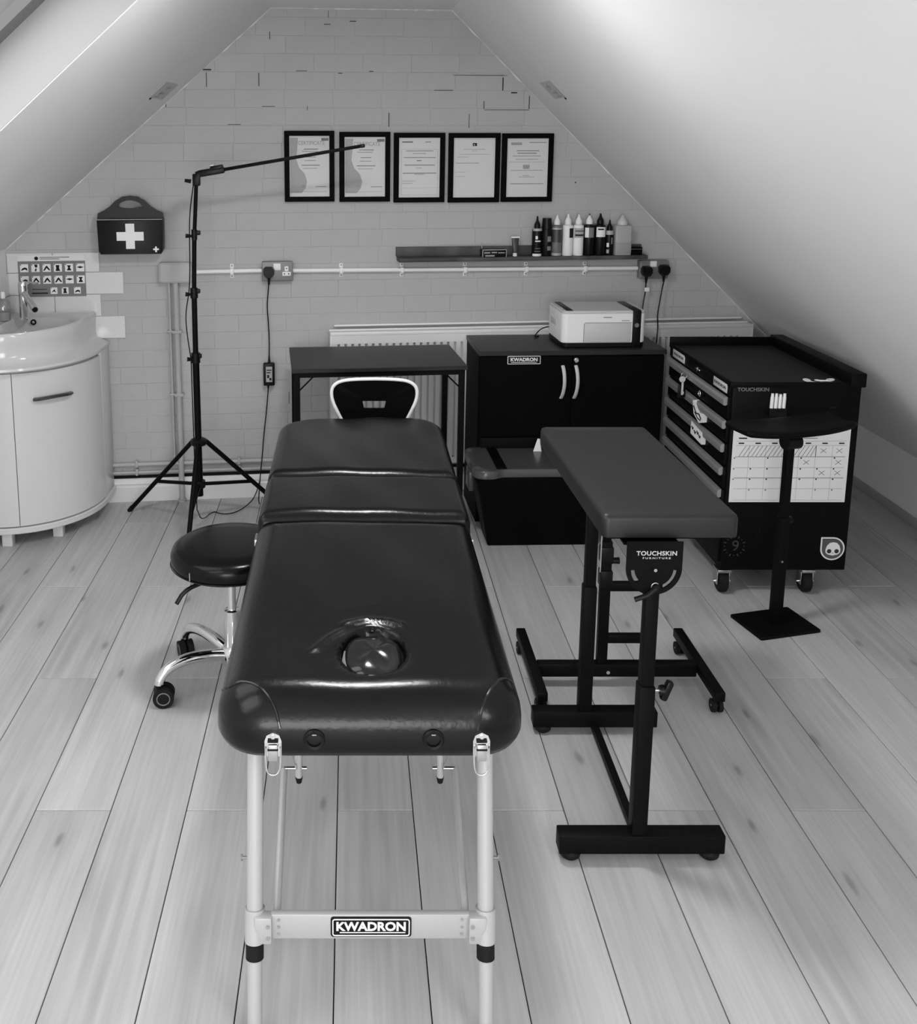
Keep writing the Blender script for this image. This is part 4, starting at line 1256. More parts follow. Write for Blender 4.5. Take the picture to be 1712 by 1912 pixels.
# ------------------------------------------------------------------ rolling stool
def stool():
    cx, cy = -0.385, 2.985
    t = thing('rolling_stool', 'round black rolling stool with chrome star base left of the bed', 'stool', (cx, cy, 0))
    st = obj('seat', MB().lathe([(0, 0.420), (0.165, 0.420), (0.182, 0.424), (0.189, 0.434), (0.190, 0.462), (0.184, 0.478), (0.168, 0.489), (0.12, 0.494), (0.05, 0.496), (0, 0.496)], (cx, cy, 0), 56), 'stool', t, angle=60)
    obj('seam', MB().tube([(cx + 0.1905 * math.cos(q), cy + 0.1905 * math.sin(q), 0.432) for q in [2 * PI * k / 56 for k in range(56)]], 0.0016, 6, closed=True), 'stool', st)
    q = math.radians(236)
    obj('seam', MB().tube([(cx + 0.190 * math.cos(q), cy + 0.190 * math.sin(q), z) for z in (0.424, 0.44, 0.458)], 0.0015, 6), 'ink3', st)
    obj('under_plate', MB().lathe([(0, 0.405), (0.10, 0.405), (0.12, 0.420), (0, 0.420)], (cx, cy, 0), 30), 'blkpl', t)
    obj('lever', MB().tube([(cx - 0.03, cy - 0.06, 0.400), (cx - 0.10, cy - 0.10, 0.392), (cx - 0.135, cy - 0.115, 0.375), (cx - 0.155, cy - 0.125, 0.342)], 0.007, 8, smooth=1), 'blkpl', t)
    obj('column', MB().lathe([(0, 0.10), (0.025, 0.10), (0.025, 0.26), (0.014, 0.262), (0.014, 0.36), (0.021, 0.362), (0.021, 0.406), (0, 0.406)], (cx, cy, 0), 24), 'chrome', t)
    obj('hub', MB().lathe([(0, 0.075), (0.036, 0.075), (0.040, 0.085), (0.038, 0.125), (0.030, 0.135), (0, 0.135)], (cx, cy, 0), 28), 'chrome', t)
    for k in range(5):
        a = math.radians(210 - 72 * k)
        c, s = math.cos(a), math.sin(a)
        def P(r, z): return (cx + r * c, cy + r * s, z)
        ar = obj('arm', MB().tube([P(0.030, 0.110), P(0.10, 0.128), (P(0.17, 0.132)), P(0.225, 0.116), P(0.250, 0.086), P(0.252, 0.072)], 0.017, 12, radii=[0.019, 0.019, 0.018, 0.017, 0.016, 0.016], smooth=2), 'chrome', t)
        w = a + 1.15
        wc, ws = math.cos(w), math.sin(w)
        for off in (-0.014, 0.014):
            px, py = cx + 0.252 * c + off * wc - 0.014 * ws, cy + 0.252 * s + off * ws + 0.014 * wc
            obj('caster_wheel', MB().cyl((px - 0.010 * wc, py - 0.010 * ws, 0.033), (px + 0.010 * wc, py + 0.010 * ws, 0.033), 0.033, seg=26), 'rubber', ar)
            sg = 1 if off > 0 else -1
            obj('wheel_ring', MB().tube([(px + sg * 0.0105 * wc - 0.020 * math.cos(q) * ws, py + sg * 0.0105 * ws + 0.020 * math.cos(q) * wc, 0.033 + 0.020 * math.sin(q)) for q in [2 * PI * i / 20 for i in range(20)]], 0.0018, 6, closed=True), 'ink2', ar)
        px, py = cx + 0.252 * c, cy + 0.252 * s
        obj('caster_hood', MB().cyl((px, py, 0.040), (px, py, 0.072), 0.012, seg=12).box((px - 0.004 * ws, py + 0.004 * wc, 0.045), (0.014, 0.014, 0.03), 0.004), 'blkpl', ar)
stool()

# ------------------------------------------------------------------ light stand
def light_stand():
    cx, cy = -0.682, 4.27
    t = thing('light_stand', 'black tripod stand with a long thin lamp bar leaning right beside the junction box', 'lamp', (cx, cy, 0))
    def c(x, z): return (x, cy, z)
    obj('pole', MB().cyl(c(cx - 0.001, 0.16), c(cx - 0.003, 0.80), 0.0150, seg=14), 'blk', t)
    obj('pole', MB().cyl(c(cx - 0.003, 0.79), c(cx - 0.002, 1.10), 0.0120, seg=14), 'blk', t)
    obj('pole', MB().cyl(c(cx - 0.002, 1.09), c(cx + 0.006, 1.345), 0.0098, seg=14), 'blk', t)
    obj('pole', MB().tube([c(cx + 0.006, 1.34), c(cx + 0.014, 1.46), c(cx + 0.020, 1.56)], 0.0085, 12), 'blk', t)
    for z, x, r in ((0.80, cx - 0.003, 0.020), (1.09, cx - 0.002, 0.017), (1.345, cx + 0.006, 0.0125)):
        cl = obj('clamp', MB().cyl(c(x, z - 0.022), c(x, z + 0.022), r, seg=14).box((x + 0.016, cy, z + 0.008), (0.022, 0.018, 0.02), 0.004), 'blkpl', t)
        obj('clamp_knob', MB().cyl((x - 0.012, cy - 0.006, z - 0.006), (x - 0.036, cy - 0.012, z - 0.004), 0.006, 0.010, 10), 'blkpl', cl)
    cl = obj('leg_collar', MB().lathe([(0, 0.400), (0.032, 0.400), (0.036, 0.408), (0.036, 0.424), (0.022, 0.432), (0, 0.432)], (cx, cy, 0), 18), 'blkpl', t)
    obj('leg_ring', MB().lathe([(0, 0.200), (0.024, 0.200), (0.026, 0.21), (0.024, 0.232), (0, 0.232)], (cx, cy, 0), 18), 'blkpl', t)
    for a in (150, 270, 30):
        a = math.radians(a)
        ca, sa = math.cos(a), math.sin(a)
        R = 0.425
        lg = obj('leg', MB().cyl((cx + 0.034 * ca, cy + 0.034 * sa, 0.412), (cx + R * ca, cy + R * sa, 0.010), 0.0105, seg=12), 'blk', t)
        obj('foot', MB().cyl((cx + (R - 0.012) * ca, cy + (R - 0.012) * sa, 0.024), (cx + (R + 0.008) * ca, cy + (R + 0.008) * sa, 0.002), 0.0115, seg=12), 'rubber', lg)
        f = 0.57
        obj('brace', MB().box(((cx + (0.02 + R * f) / 2 * ca), cy + (0.02 + R * f) / 2 * sa, (0.215 + 0.182) / 2), (R * f, 0.016, 0.014), 0.003, rot=Matrix.Rotation(a, 3, 'Z') @ Matrix.Rotation(0.13, 3, 'Y')), 'blk', lg)
    # tilting head and bar
    hx = cx + 0.022
    hd = obj('head_joint', MB().box((hx, cy, 1.580), (0.032, 0.030, 0.052), 0.005), 'blkpl', t)
    obj('tilt_knob', MB().cyl((hx - 0.024, cy, 1.573), (hx - 0.050, cy, 1.577), 0.009, 0.007, 12), 'blkpl', hd)
    a = math.radians(9.6)
    d = Vector((math.cos(a), 0, math.sin(a)))
    o = Vector((hx + 0.004, cy, 1.604))
    rot = Matrix.Rotation(-a, 3, 'Y')
    obj('head_arm', MB().box(o + d * 0.055, (0.125, 0.026, 0.030), 0.006, rot=rot), 'blkpl', hd)
    obj('head_cover', MB().box(o + d * 0.085 + Vector((0, 0, 0.014)), (0.055, 0.030, 0.018), 0.004, rot=rot), 'blkpl', hd)
    obj('indicator', MB().box(o + d * 0.066 + Vector((0, -0.010, 0.0265)), (0.014, 0.010, 0.004), 0.001, rot=rot), 'white', hd)
    obj('head_cable', MB().tube([o + Vector((-0.006, -0.01, 0.012)), o + Vector((0.020, -0.012, 0.026)), o + Vector((0.060, -0.012, 0.040))], 0.003, 6, smooth=1), 'ink3', hd)
    br = obj('lamp_bar', MB().box(o + d * 0.41, (0.625, 0.022, 0.0145), 0.004, rot=rot), 'blk', t)
    obj('bar_end_cap', MB().box(o + d * 0.716, (0.02, 0.024, 0.0165), 0.004, rot=rot), 'blkpl', br)
    obj('stand_cable', MB().tube([(hx - 0.012, cy - 0.012, 1.56), (cx - 0.006, cy - 0.016, 1.46), (cx - 0.012, cy - 0.016, 1.38), (cx - 0.014, cy - 0.016, 1.20), (cx - 0.020, cy - 0.016, 1.10), (cx - 0.040, cy - 0.018, 1.00), (cx - 0.034, cy - 0.02, 0.90), (cx - 0.020, cy - 0.02, 0.80), (cx - 0.020, cy - 0.02, 0.70), (cx - 0.019, cy - 0.02, 0.55), (cx - 0.018, cy - 0.022, 0.35), (cx - 0.012, cy - 0.028, 0.10)], 0.0026, 6, smooth=2), 'blkpl', t)
    obj('stand_cable', MB().tube([(cx - 0.010, cy - 0.028, 0.10), (cx + 0.0, cy + 0.02, 0.03), (cx + 0.025, cy + 0.21, 0.004), (cx + 0.068, cy + 0.17, 0.004), (cx + 0.110, cy + 0.172, 0.004), (cx + 0.155, cy + 0.215, 0.004), (cx + 0.205, cy + 0.30, 0.02), (cx + 0.225, cy + 0.33, 0.06), (cx + 0.235, cy + 0.36, 0.10)], 0.0026, 6, smooth=2), 'blkpl', t)
light_stand()

# ------------------------------------------------------------------ desk, cabinet, printer
def desk():
    use(Matrix.Translation((-0.250, 4.090, 0)) @ Matrix.Rotation(math.radians(5.0), 4, 'Z'))
    L, D, H = 0.757, 0.44, 0.790
    t = thing('desk', 'narrow black desk with slim metal legs in front of the radiator', 'desk', (L / 2, D / 2, 0))
    obj('desk_top', MB().bx(0, L, 0, D, H - 0.018, H, 0.0015, 1), 'blktop', t)
    obj('apron_rail', MB().bx(0.012, L - 0.012, 0.010, 0.030, H - 0.040, H - 0.018), 'blk', t)
    obj('apron_rail', MB().bx(0.012, L - 0.012, D - 0.030, D - 0.010, H - 0.040, H - 0.018), 'blk', t)
    for x in (0.022, L - 0.022):
        for y in (0.022, D - 0.022):
            obj('leg', MB().bx(x - 0.0125, x + 0.0125, y - 0.0125, y + 0.0125, 0.0, H - 0.018, 0.002, 1), 'blk', t)
        obj('side_rail', MB().bx(x - 0.008, x + 0.008, 0.03, D - 0.03, 0.08, 0.10), 'blk', t)
        s = 1 if x < 0.3 else -1
        obj('corner_brace', MB().cyl((x + s * 0.008, 0.020, H - 0.10), (x + s * 0.072, 0.020, H - 0.036), 0.0035, seg=8), 'blk', t)
    use()
desk()

def chair():
    cx, cy = 0.092, 3.80
    t = thing('desk_chair', 'black chair with pale piped backrest and a grip slot behind the bed', 'chair', (cx, cy + 0.2, 0))
    def outline(k):
        pts = [(p, q + 0.062) for p, q in [(-0.098, 0.545), (0.098, 0.545), (0.150, 0.650), (0.165, 0.690), (0.166, 0.728), (0.150, 0.752), (0.110, 0.766), (0, 0.770), (-0.110, 0.766), (-0.150, 0.752), (-0.166, 0.728), (-0.165, 0.690), (-0.150, 0.650)]]
        return [(cx + p * k, 0.722 + (q - 0.722) * k) for p, q in pts]
    def smooth2(pts, it=2):
        for _ in range(it):
            q = []
            n = len(pts)
            for i in range(n):
                a, b = pts[i], pts[(i + 1) % n]
                q += [(a[0] * .75 + b[0] * .25, a[1] * .75 + b[1] * .25), (a[0] * .25 + b[0] * .75, a[1] * .25 + b[1] * .75)]
            pts = q
        return pts
    o = smooth2(outline(1.0))
    slot = [(cx - 0.047, 0.740), (cx + 0.047, 0.740), (cx + 0.040, 0.708), (cx - 0.040, 0.708)]
    # ring between the outline and the slot, then front/back
    n = len(o)
    def resample(loop, n):
        ang = sorted([(math.atan2(p[1] - 0.724, p[0] - cx), p) for p in loop])
        out = []
        for i in range(n):
            a = -PI + 2 * PI * (i + 0.5) / n
            best = None
            L_ = len(loop)
            for j in range(L_):
                p, q = loop[j], loop[(j + 1) % L_]
                dx, dz = math.cos(a), math.sin(a)
                ex, ez = q[0] - p[0], q[1] - p[1]
                den = dx * ez - dz * ex
                if abs(den) < 1e-9:
                    continue
                px_, pz_ = p[0] - cx, p[1] - 0.724
                s = (px_ * ez - pz_ * ex) / den
                u = (px_ * dz - pz_ * dx) / den
                if s > 0 and -1e-6 <= u <= 1 + 1e-6:
                    best = s if best is None else max(best, s)
            out.append((cx + best * math.cos(a), 0.724 + best * math.sin(a)))
        return out
    N = 80
    O, S = resample(o, N), resample(slot, N)
    def lean(z): return (z - 0.55) * 0.10
    def P(p, y): return (p[0], cy + y - lean(p[1]), p[1])
    mid = [((a[0] * .94 + b[0] * .06), (a[1] * .94 + b[1] * .06)) for a, b in zip(O, S)]
    mb = MB()
    rs = [[P(p, -0.010) for p in S], [P(p, -0.016) for p in mid], [P(p, -0.008) for p in O], [P(p, 0.008) for p in O], [P(p, 0.010) for p in mid], [P(p, 0.004) for p in S], [P(p, -0.010) for p in S]]
    mb.rings(rs, False, False)
    bmesh.ops.remove_doubles(mb.bm, verts=mb.bm.verts, dist=1e-6)
    bk = obj('backrest', mb, 'blkm', t, angle=50)
    obj('piping', MB().tube([P((cx + (p[0] - cx) * 1.012, 0.722 + (p[1] - 0.722) * 1.012), -0.012) for p in O], 0.0068, 8, closed=True), 'white', bk)
    obj('seat', MB().slab(lambda d: [(cx + a, cy + 0.25 + b) for a, b in rounded_rect(0.20, 0.19, 0.06, d, 6)], [(0.02, 0.425), (0, 0.435), (0, 0.462), (0.012, 0.475), (0.05, 0.48)]), 'stool', t)
    for s in (-1, 1):
        obj('back_post', MB().tube([(cx + s * 0.09, cy + 0.006, 0.65), (cx + s * 0.095, cy + 0.028, 0.50), (cx + s * 0.12, cy + 0.06, 0.44), (cx + s * 0.15, cy + 0.10, 0.424)], 0.0095, 10, smooth=1), 'chrome', t)
        for yy in (0.09, 0.40):
            obj('leg', MB().cyl((cx + s * 0.16, cy + yy, 0.428), (cx + s * 0.185, cy + yy + (0.03 if yy > 0.2 else -0.03), 0.0), 0.011, seg=12), 'chrome', t)
chair()

def cabinet():
    use(FC)
    Wd, D, H = 0.845, 0.360, 0.815
    t = thing('storage_cabinet', 'black two-door storage cabinet with pale bow handles carrying the printer', 'cabinet', (Wd / 2, D / 2, 0))
    obj('cabinet_top', MB().bx(-0.004, Wd + 0.004, -0.006, D, H - 0.022, H, 0.0015, 1), 'blktop', t)
    obj('cabinet_body', MB().bx(0, Wd, 0.022, D, 0.0, H - 0.022), 'blkm', t, smooth=False)
    lock_u = 0.438
    for k, (a, b) in enumerate(((0.004, 0.4205), (0.4235, Wd - 0.004))):
        d = obj('door', MB().bx(a, b, 0.0, 0.020, 0.07, H - 0.026, 0.0015, 1), 'blkm', t)
        x = 0.378 if k == 0 else 0.438
        pts = []
        for i in range(13):
            f = i / 12
            pts.append((x - 0.003 * f + 0.006 * math.sin(f * PI), -0.026 * math.sin(f * PI) ** 0.6 + 0.001, 0.744 - 0.150 * f))
        obj('door_handle', MB().tube(pts, 0.0085, 10, flat=0.6), 'lightpl', d)
        if k == 1:
            obj('door_lock', MB().lathe([(0, 0.002), (0.0115, 0.002), (0.0115, -0.006), (0.008, -0.009), (0, -0.009)], (0.438, 0, 0.770), 20, 'Y').bx(0.4365, 0.4395, -0.0105, -0.0085, 0.764, 0.776), 'steel', d)
        else:
            mb = MB(); mb.bx(0.124, 0.276, -0.0030, 0.001, 0.753, 0.793, 0.002)
            pl = obj('name_plate', mb, 'blkpl', d)
            mb = MB(); mb.tube([(0.200 + p[0], -0.0032, 0.773 + p[1]) for p in rounded_rect(0.0735, 0.0175, 0.002, 0, 3)], 0.0016, 6, closed=True)
            obj('border', mb, 'white', pl)
            text('lettering', 'KWADRON', 0.0215, 'white', pl, (0.200, -0.0034, 0.7745), sx=1.08, bold=0.0008, extrude=0.0004)
            obj('underline', MB().bx(0.142, 0.258, -0.0037, -0.0030, 0.7610, 0.7630), 'white', pl)
    use()
cabinet()

def printer():
    use(Matrix.Translation((0.955, 4.395, 0.8155)) @ Matrix.Rotation(math.radians(2.5), 4, 'Z'))
    Wd, D, H = 0.385, 0.255, 0.170
    t = thing('printer', 'white and black desktop printer on the storage cabinet', 'printer', (Wd / 2, D / 2, 0))
    ol = lambda d: [(Wd / 2 + a, D / 2 + b) for a, b in rounded_rect(Wd / 2, D / 2, [0.014, 0.014, 0.028, 0.028], d, 6)]
    obj('base', MB().slab(ol, [(0.006, 0.0), (0.002, 0.004), (0.002, 0.022), (0.004, 0.024)]), 'blkpl', t)
    obj('body', MB().slab(ol, [(0.003, 0.023), (0, 0.026), (0, H - 0.014), (0.003, H - 0.012)]), 'whitepl', t)
    obj('lid', MB().slab(ol, [(0.004, H - 0.012), (0.001, H - 0.010), (0.001, H - 0.004), (0.005, H)]), 'lightpl', t)
    obj('lid_strip', MB().bx(0.022, 0.052, 0.012, D - 0.010, H - 0.002, H + 0.0022, 0.001), 'blkpl', t)
    obj('lid_strip', MB().bx(0.322, 0.360, 0.002, D - 0.010, H - 0.002, H + 0.0022, 0.001), 'blkpl', t)
    obj('front_strip', MB().bx(0.322, 0.360, -0.003, 0.01, 0.0, H, 0.001), 'blkpl', t)
    obj('power_button', MB().cyl((0.341, -0.003, 0.104), (0.341, -0.005, 0.104), 0.010, seg=16), 'greybox', t)
    obj('paper_tray_door', MB().bx(0.102, 0.318, -0.0015, 0.004, 0.026, 0.114, 0.003), 'lightpl', t)
    mb = MB()
    mb.tube([(0.100, -0.001, 0.026), (0.100, -0.001, 0.110), (0.106, -0.001, 0.116), (0.318, -0.001, 0.116)], 0.0012, 6)
    obj('door_gap', mb, 'ink2', t)
    obj('print', MB().bx(0.188, 0.226, -0.0006, 0.0005, 0.1385, 0.1425), 'ink2', t)
    obj('print', MB().bx(0.272, 0.308, -0.0006, 0.0005, 0.1235, 0.1265), 'ink2', t)
    obj('paper_guide', MB().bx(-0.003, 0.004, 0.10, 0.20, 0.085, 0.115, 0.002), 'lightpl', t)
    use()
    t = thing('usb_cable', 'short dark cable looping out behind the printer on the cabinet', 'cable', (0.93, 4.62, 0.82))
    obj('cable_run', MB().tube([(0.965, 4.635, 0.868), (0.938, 4.640, 0.868), (0.905, 4.642, 0.855), (0.884, 4.640, 0.830), (0.876, 4.640, 0.8185), (0.90, 4.65, 0.8185)], 0.003, 6, smooth=2), 'blkpl', t)
printer()

# ------------------------------------------------------------------ storage tub
def tub():
    use(Matrix.Translation((0.83, 4.165, 0)) @ Matrix.Rotation(math.radians(1.5), 4, 'Z'))
    t = thing('storage_tub', 'black plastic storage tub with shiny lobed lid in front of the cabinet', 'tub', (0, 0, 0))
    hx, hy = 0.315, 0.158
    obj('tub_body', MB().slab(lambda d: rounded_rect(hx, hy, 0.05, d, 6), [(0.085, 0.0), (0.078, 0.01), (0.022, 0.30), (0.012, 0.315), (0.012, 0.335), (0.02, 0.336)]), 'tub', t)
    # lid with notched long sides
    def lid(d):
        o = rounded_rect(hx - d, hy + 0.012 - d, 0.055, 0, 8, 30, 6)
        out = []
        for x, y in o:
            f = 1.0
            ax = abs(x)
            q = min(1, max(0, (0.235 - ax) / 0.05))
            q = q * q * (3 - 2 * q)
            if abs(y) > hy - 0.03:
                y -= math.copysign(0.024 * q, y)
            out.append((x, y))
        return out
    obj('lid', MB().slab(lid, [(0.006, 0.334), (0, 0.338), (0, 0.366), (0.004, 0.372), (0.03, 0.3735), (0.12, 0.3735)]), 'tublid', t, angle=50)
    obj('lid_band', MB().bx(-0.215, -0.170, -hy - 0.004 + 0.02, hy - 0.01, 0.3725, 0.3765, 0.002), 'tub', t)
    obj('handle_rim', MB().bx(-0.240, 0.240, hy - 0.010, hy + 0.012, 0.30, 0.420, 0.006), 'tub', t)
    for k in (-1,):
        obj('side_clip', MB().bx(-hx - 0.004, -hx + 0.02, -0.05, 0.05, 0.24, 0.33, 0.006), 'tublid', t)
    use()
    t = thing('paper_scrap', 'small folded white paper scrap on the tub lid beside the grey table', 'paper', (0.835, 4.275, 0.377))
    mb = MB()
    mb.prism([(0.815, 0.3745), (0.850, 0.3745), (0.846, 0.424), (0.838, 0.426)], lambda x, z: (x, 4.250 + (z - 0.3745) * 0.5, z), lambda x, z: (x + 0.004, 4.254 + (z - 0.3745) * 0.5, z))
    obj('folded_sheet', mb, 'paper', t, smooth=False)
tub()

# ------------------------------------------------------------------ grey padded work table
def work_table():
    t = thing('work_table', 'dark grey padded narrow table on two black T-shaped posts beside the bed', 'table', (0.73, 2.5, 0))
    cx, y0, y1 = 0.742, 2.190, 2.905
    hx, hy = 0.160, (y1 - y0) / 2
    obj('table_pad', MB().slab(lambda d: [(cx + a + (b - 0) * -0.02, (y0 + y1) / 2 + b) for a, b in rounded_rect(hx, hy, 0.016, d, 5, 4, 8)],
        [(0.008, 0.842), (0.001, 0.845), (0, 0.852), (0, 0.888), (0.003, 0.896), (0.010, 0.900), (0.05, 0.9015), (0.12, 0.902)]), 'greyvinyl', t, angle=50)
    obj('pad_board', MB().bx(cx - 0.135, cx + 0.135, y0 + 0.03, y1 - 0.03, 0.830, 0.843), 'blkm', t)
    for nm, x, y, px in (('front', 0.720, 2.195, 0.712), ('rear', 0.733, 2.725, 0.702)):
        w = 0.205 if nm == 'front' else 0.186
        ft = obj('foot_bar', MB().bx(x - w, x + w, y - 0.022, y + 0.022, 0.022, 0.072, 0.003), 'blk', t)
        for s in (-1, 1):
            obj('foot_pad', MB().lathe([(0, 0), (0.016, 0.0), (0.025, 0.008), (0.027, 0.018), (0.022, 0.026), (0, 0.026)], (x + s * (w - 0.032), y, 0), 18), 'rubber', ft)
        ptop = 0.745 if nm == 'front' else 0.832
        ps = obj('post', MB().bx(px - 0.019, px + 0.019, y - 0.019, y + 0.019, 0.070, 0.47, 0.003), 'blk', t)
        obj('inner_post', MB().bx(px - 0.0155, px + 0.0155, y - 0.0155, y + 0.0155, 0.46, ptop, 0.002), 'blk', ps)
        if nm == 'front':
            obj('post_knob_stem', MB().cyl((px + 0.018, y, 0.452), (px + 0.036, y, 0.452), 0.004, seg=10), 'steel', ps)
            obj('post_knob', MB().cyl((px + 0.034, y, 0.452), (px + 0.044, y, 0.452), 0.012, 0.014, 12).box((px + 0.051, y, 0.452), (0.018, 0.020, 0.052), 0.006, rot=Matrix.Rotation(0.35, 3, 'Y')), 'blkpl', ps)
    obj('floor_rail', MB().prism([(-0.010, 0.022), (0.010, 0.022), (0.010, 0.040), (-0.010, 0.040)], lambda a, z: (0.729 + a, 2.71, z), lambda a, z: (0.722 + a, 2.210, z)), 'blk', t, smooth=False)
    # tilting bracket with curved slots at the front
    bx_, by_, bz = 0.706, 2.163, 0.792
    ol = [(-0.065, 0.054), (0.065, 0.054)]
    for i in range(0, 25):
        a = -PI * i / 24
        ol.append((0.065 * math.cos(a), -0.012 + 0.062 * math.sin(a)))
    mb = MB()
    # plate built as an annulus of the two slots: outer ring, slotted ring, inner disc
    n = 48
    def arc(r, a): return (r * math.cos(a), -0.012 + r * math.sin(a))
    yf, yb_ = by_, by_ + 0.005
    def quad(p):
        mb.prism(p, lambda a, b: (bx_ + a, yf, bz + b), lambda a, b: (bx_ + a, yb_, bz + b))
    quad([(-0.065, 0.054), (-0.065, -0.012), (0.065, -0.012), (0.065, 0.054)])
    R0, R1, R2 = 0.065, 0.054, 0.045
    for i in range(n):
        a0, a1 = -PI * i / n, -PI * (i + 1) / n
        am = math.degrees(-(a0 + a1) / 2)
        quad([arc(R0, a0), arc(R1, a0), arc(R1, a1), arc(R0, a1)])
        quad([arc(R2, a0), (0, -0.012), arc(R2, a1)])
        if not (2 < am < 68 or 140 < am < 178):
            quad([arc(R1, a0), arc(R2, a0), arc(R2, a1), arc(R1, a1)])
    bmesh.ops.remove_doubles(mb.bm, verts=mb.bm.verts, dist=1e-5)
    br = obj('tilt_bracket', mb, 'blk', t, smooth=False)
    text('lettering', 'TOUCHSKIN', 0.0150, 'lightpl', br, (bx_ + 0.004, yf - 0.0006, bz + 0.026), sx=1.06, bold=0.0003, extrude=0.0003, spacing=1.06)
    text('lettering', 'FURNITURE', 0.0062, 'lightpl', br, (bx_ + 0.004, yf - 0.0006, bz + 0.0145), sx=1.5, bold=0.0001, extrude=0.0003, spacing=1.45)
    obj('bracket_bolt', MB().cyl((bx_ + 0.002, yf, bz - 0.014), (bx_ + 0.002, yf - 0.005, bz - 0.014), 0.004, seg=10), 'steel', br)
    obj('clamp_lever', MB().cyl((bx_ + 0.004, yf + 0.01, bz - 0.055), (bx_ + 0.004, yf - 0.012, bz - 0.055), 0.007, seg=12).tube([(bx_ + 0.004, yf - 0.010, bz - 0.055), (bx_ - 0.018, yf - 0.014, bz - 0.072), (bx_ - 0.046, yf - 0.014, bz - 0.082)], 0.006, 8), 'blkpl', br)
    obj('washer', MB().tube([(bx_ + 0.004 + 0.009 * math.cos(q), yf - 0.003, bz - 0.055 + 0.009 * math.sin(q)) for q in [PI * (0.25 + k / 9) for k in range(9)]], 0.0014, 6), 'steel', br)
    obj('bracket_arm', MB().bx(bx_ - 0.065, bx_ + 0.065, by_ + 0.030, by_ + 0.12, 0.826, 0.832), 'blk', br)
    obj('pivot_block', MB().bx(0.712 - 0.019, 0.712 + 0.019, by_ + 0.006, 2.214, 0.715, 0.765, 0.003), 'blk', br)
work_table()

# ------------------------------------------------------------------ rolling frame under the work table
def rolling_frame():
    t = thing('rolling_stand', 'black rolling stand with ladder upright on two long caster feet under the grey table', 'stand', (0.88, 3.05, 0))
    for x in (0.592, 1.140):
        ft = obj('foot_bar', MB().bx(x - 0.016, x + 0.016, 2.795, 3.205, 0.048, 0.080, 0.004), 'blk', t)
        for y in (2.825, 3.175):
            for s in (-1, 1):
                obj('caster_wheel', MB().cyl((x + s * 0.004, y, 0.021), (x + s * 0.016, y, 0.021), 0.021, seg=18), 'rubber', ft)
            obj('caster_fork', MB().cyl((x, y, 0.024), (x, y, 0.050), 0.007, seg=10), 'blkpl', ft)
            obj('caster_bolt', MB().cyl((x - 0.017, y, 0.021), (x + 0.017, y, 0.021), 0.003, seg=8), 'steel', ft)
    obj('cross_beam', MB().bx(0.608, 1.124, 2.960, 2.995, 0.036, 0.080, 0.003), 'blk', t)
    obj('bolt', MB().cyl((0.835, 2.961, 0.054), (0.835, 2.956, 0.054), 0.006, seg=12), 'chrome', t)
    for x in (0.816, 0.972):
        ps = obj('upright', MB().bx(x - 0.0165, x + 0.0165, 2.964, 2.990, 0.080, 0.50, 0.003), 'blk', t)
        obj('inner_upright', MB().bx(x - 0.012, x + 0.012, 2.967, 2.987, 0.49, 0.76, 0.002), 'blk', ps)
        for z in (0.455, 0.375):
            obj('clamp', MB().bx(x - 0.020, x + 0.020, 2.958, 2.996, z - 0.028, z + 0.028, 0.004), 'blkpl', ps)
        obj('clamp_knob', MB().cyl((x + 0.018, 2.97, 0.435), (x + 0.040, 2.97, 0.435), 0.009, 0.011, 12), 'blkpl', ps)
        obj('height_scale', MB().bx(x - 0.023, x - 0.0195, 2.960, 2.964, 0.40, 0.55), 'steel', ps)
    for z in (0.345, 0.165):
        obj('rung', MB().bx(0.832, 0.956, 2.966, 2.988, z - 0.014, z + 0.014, 0.002), 'blk', t)
    obj('top_plate', MB().bx(0.79, 0.998, 2.91, 3.045, 0.76, 0.775, 0.004), 'blk', t)
rolling_frame()

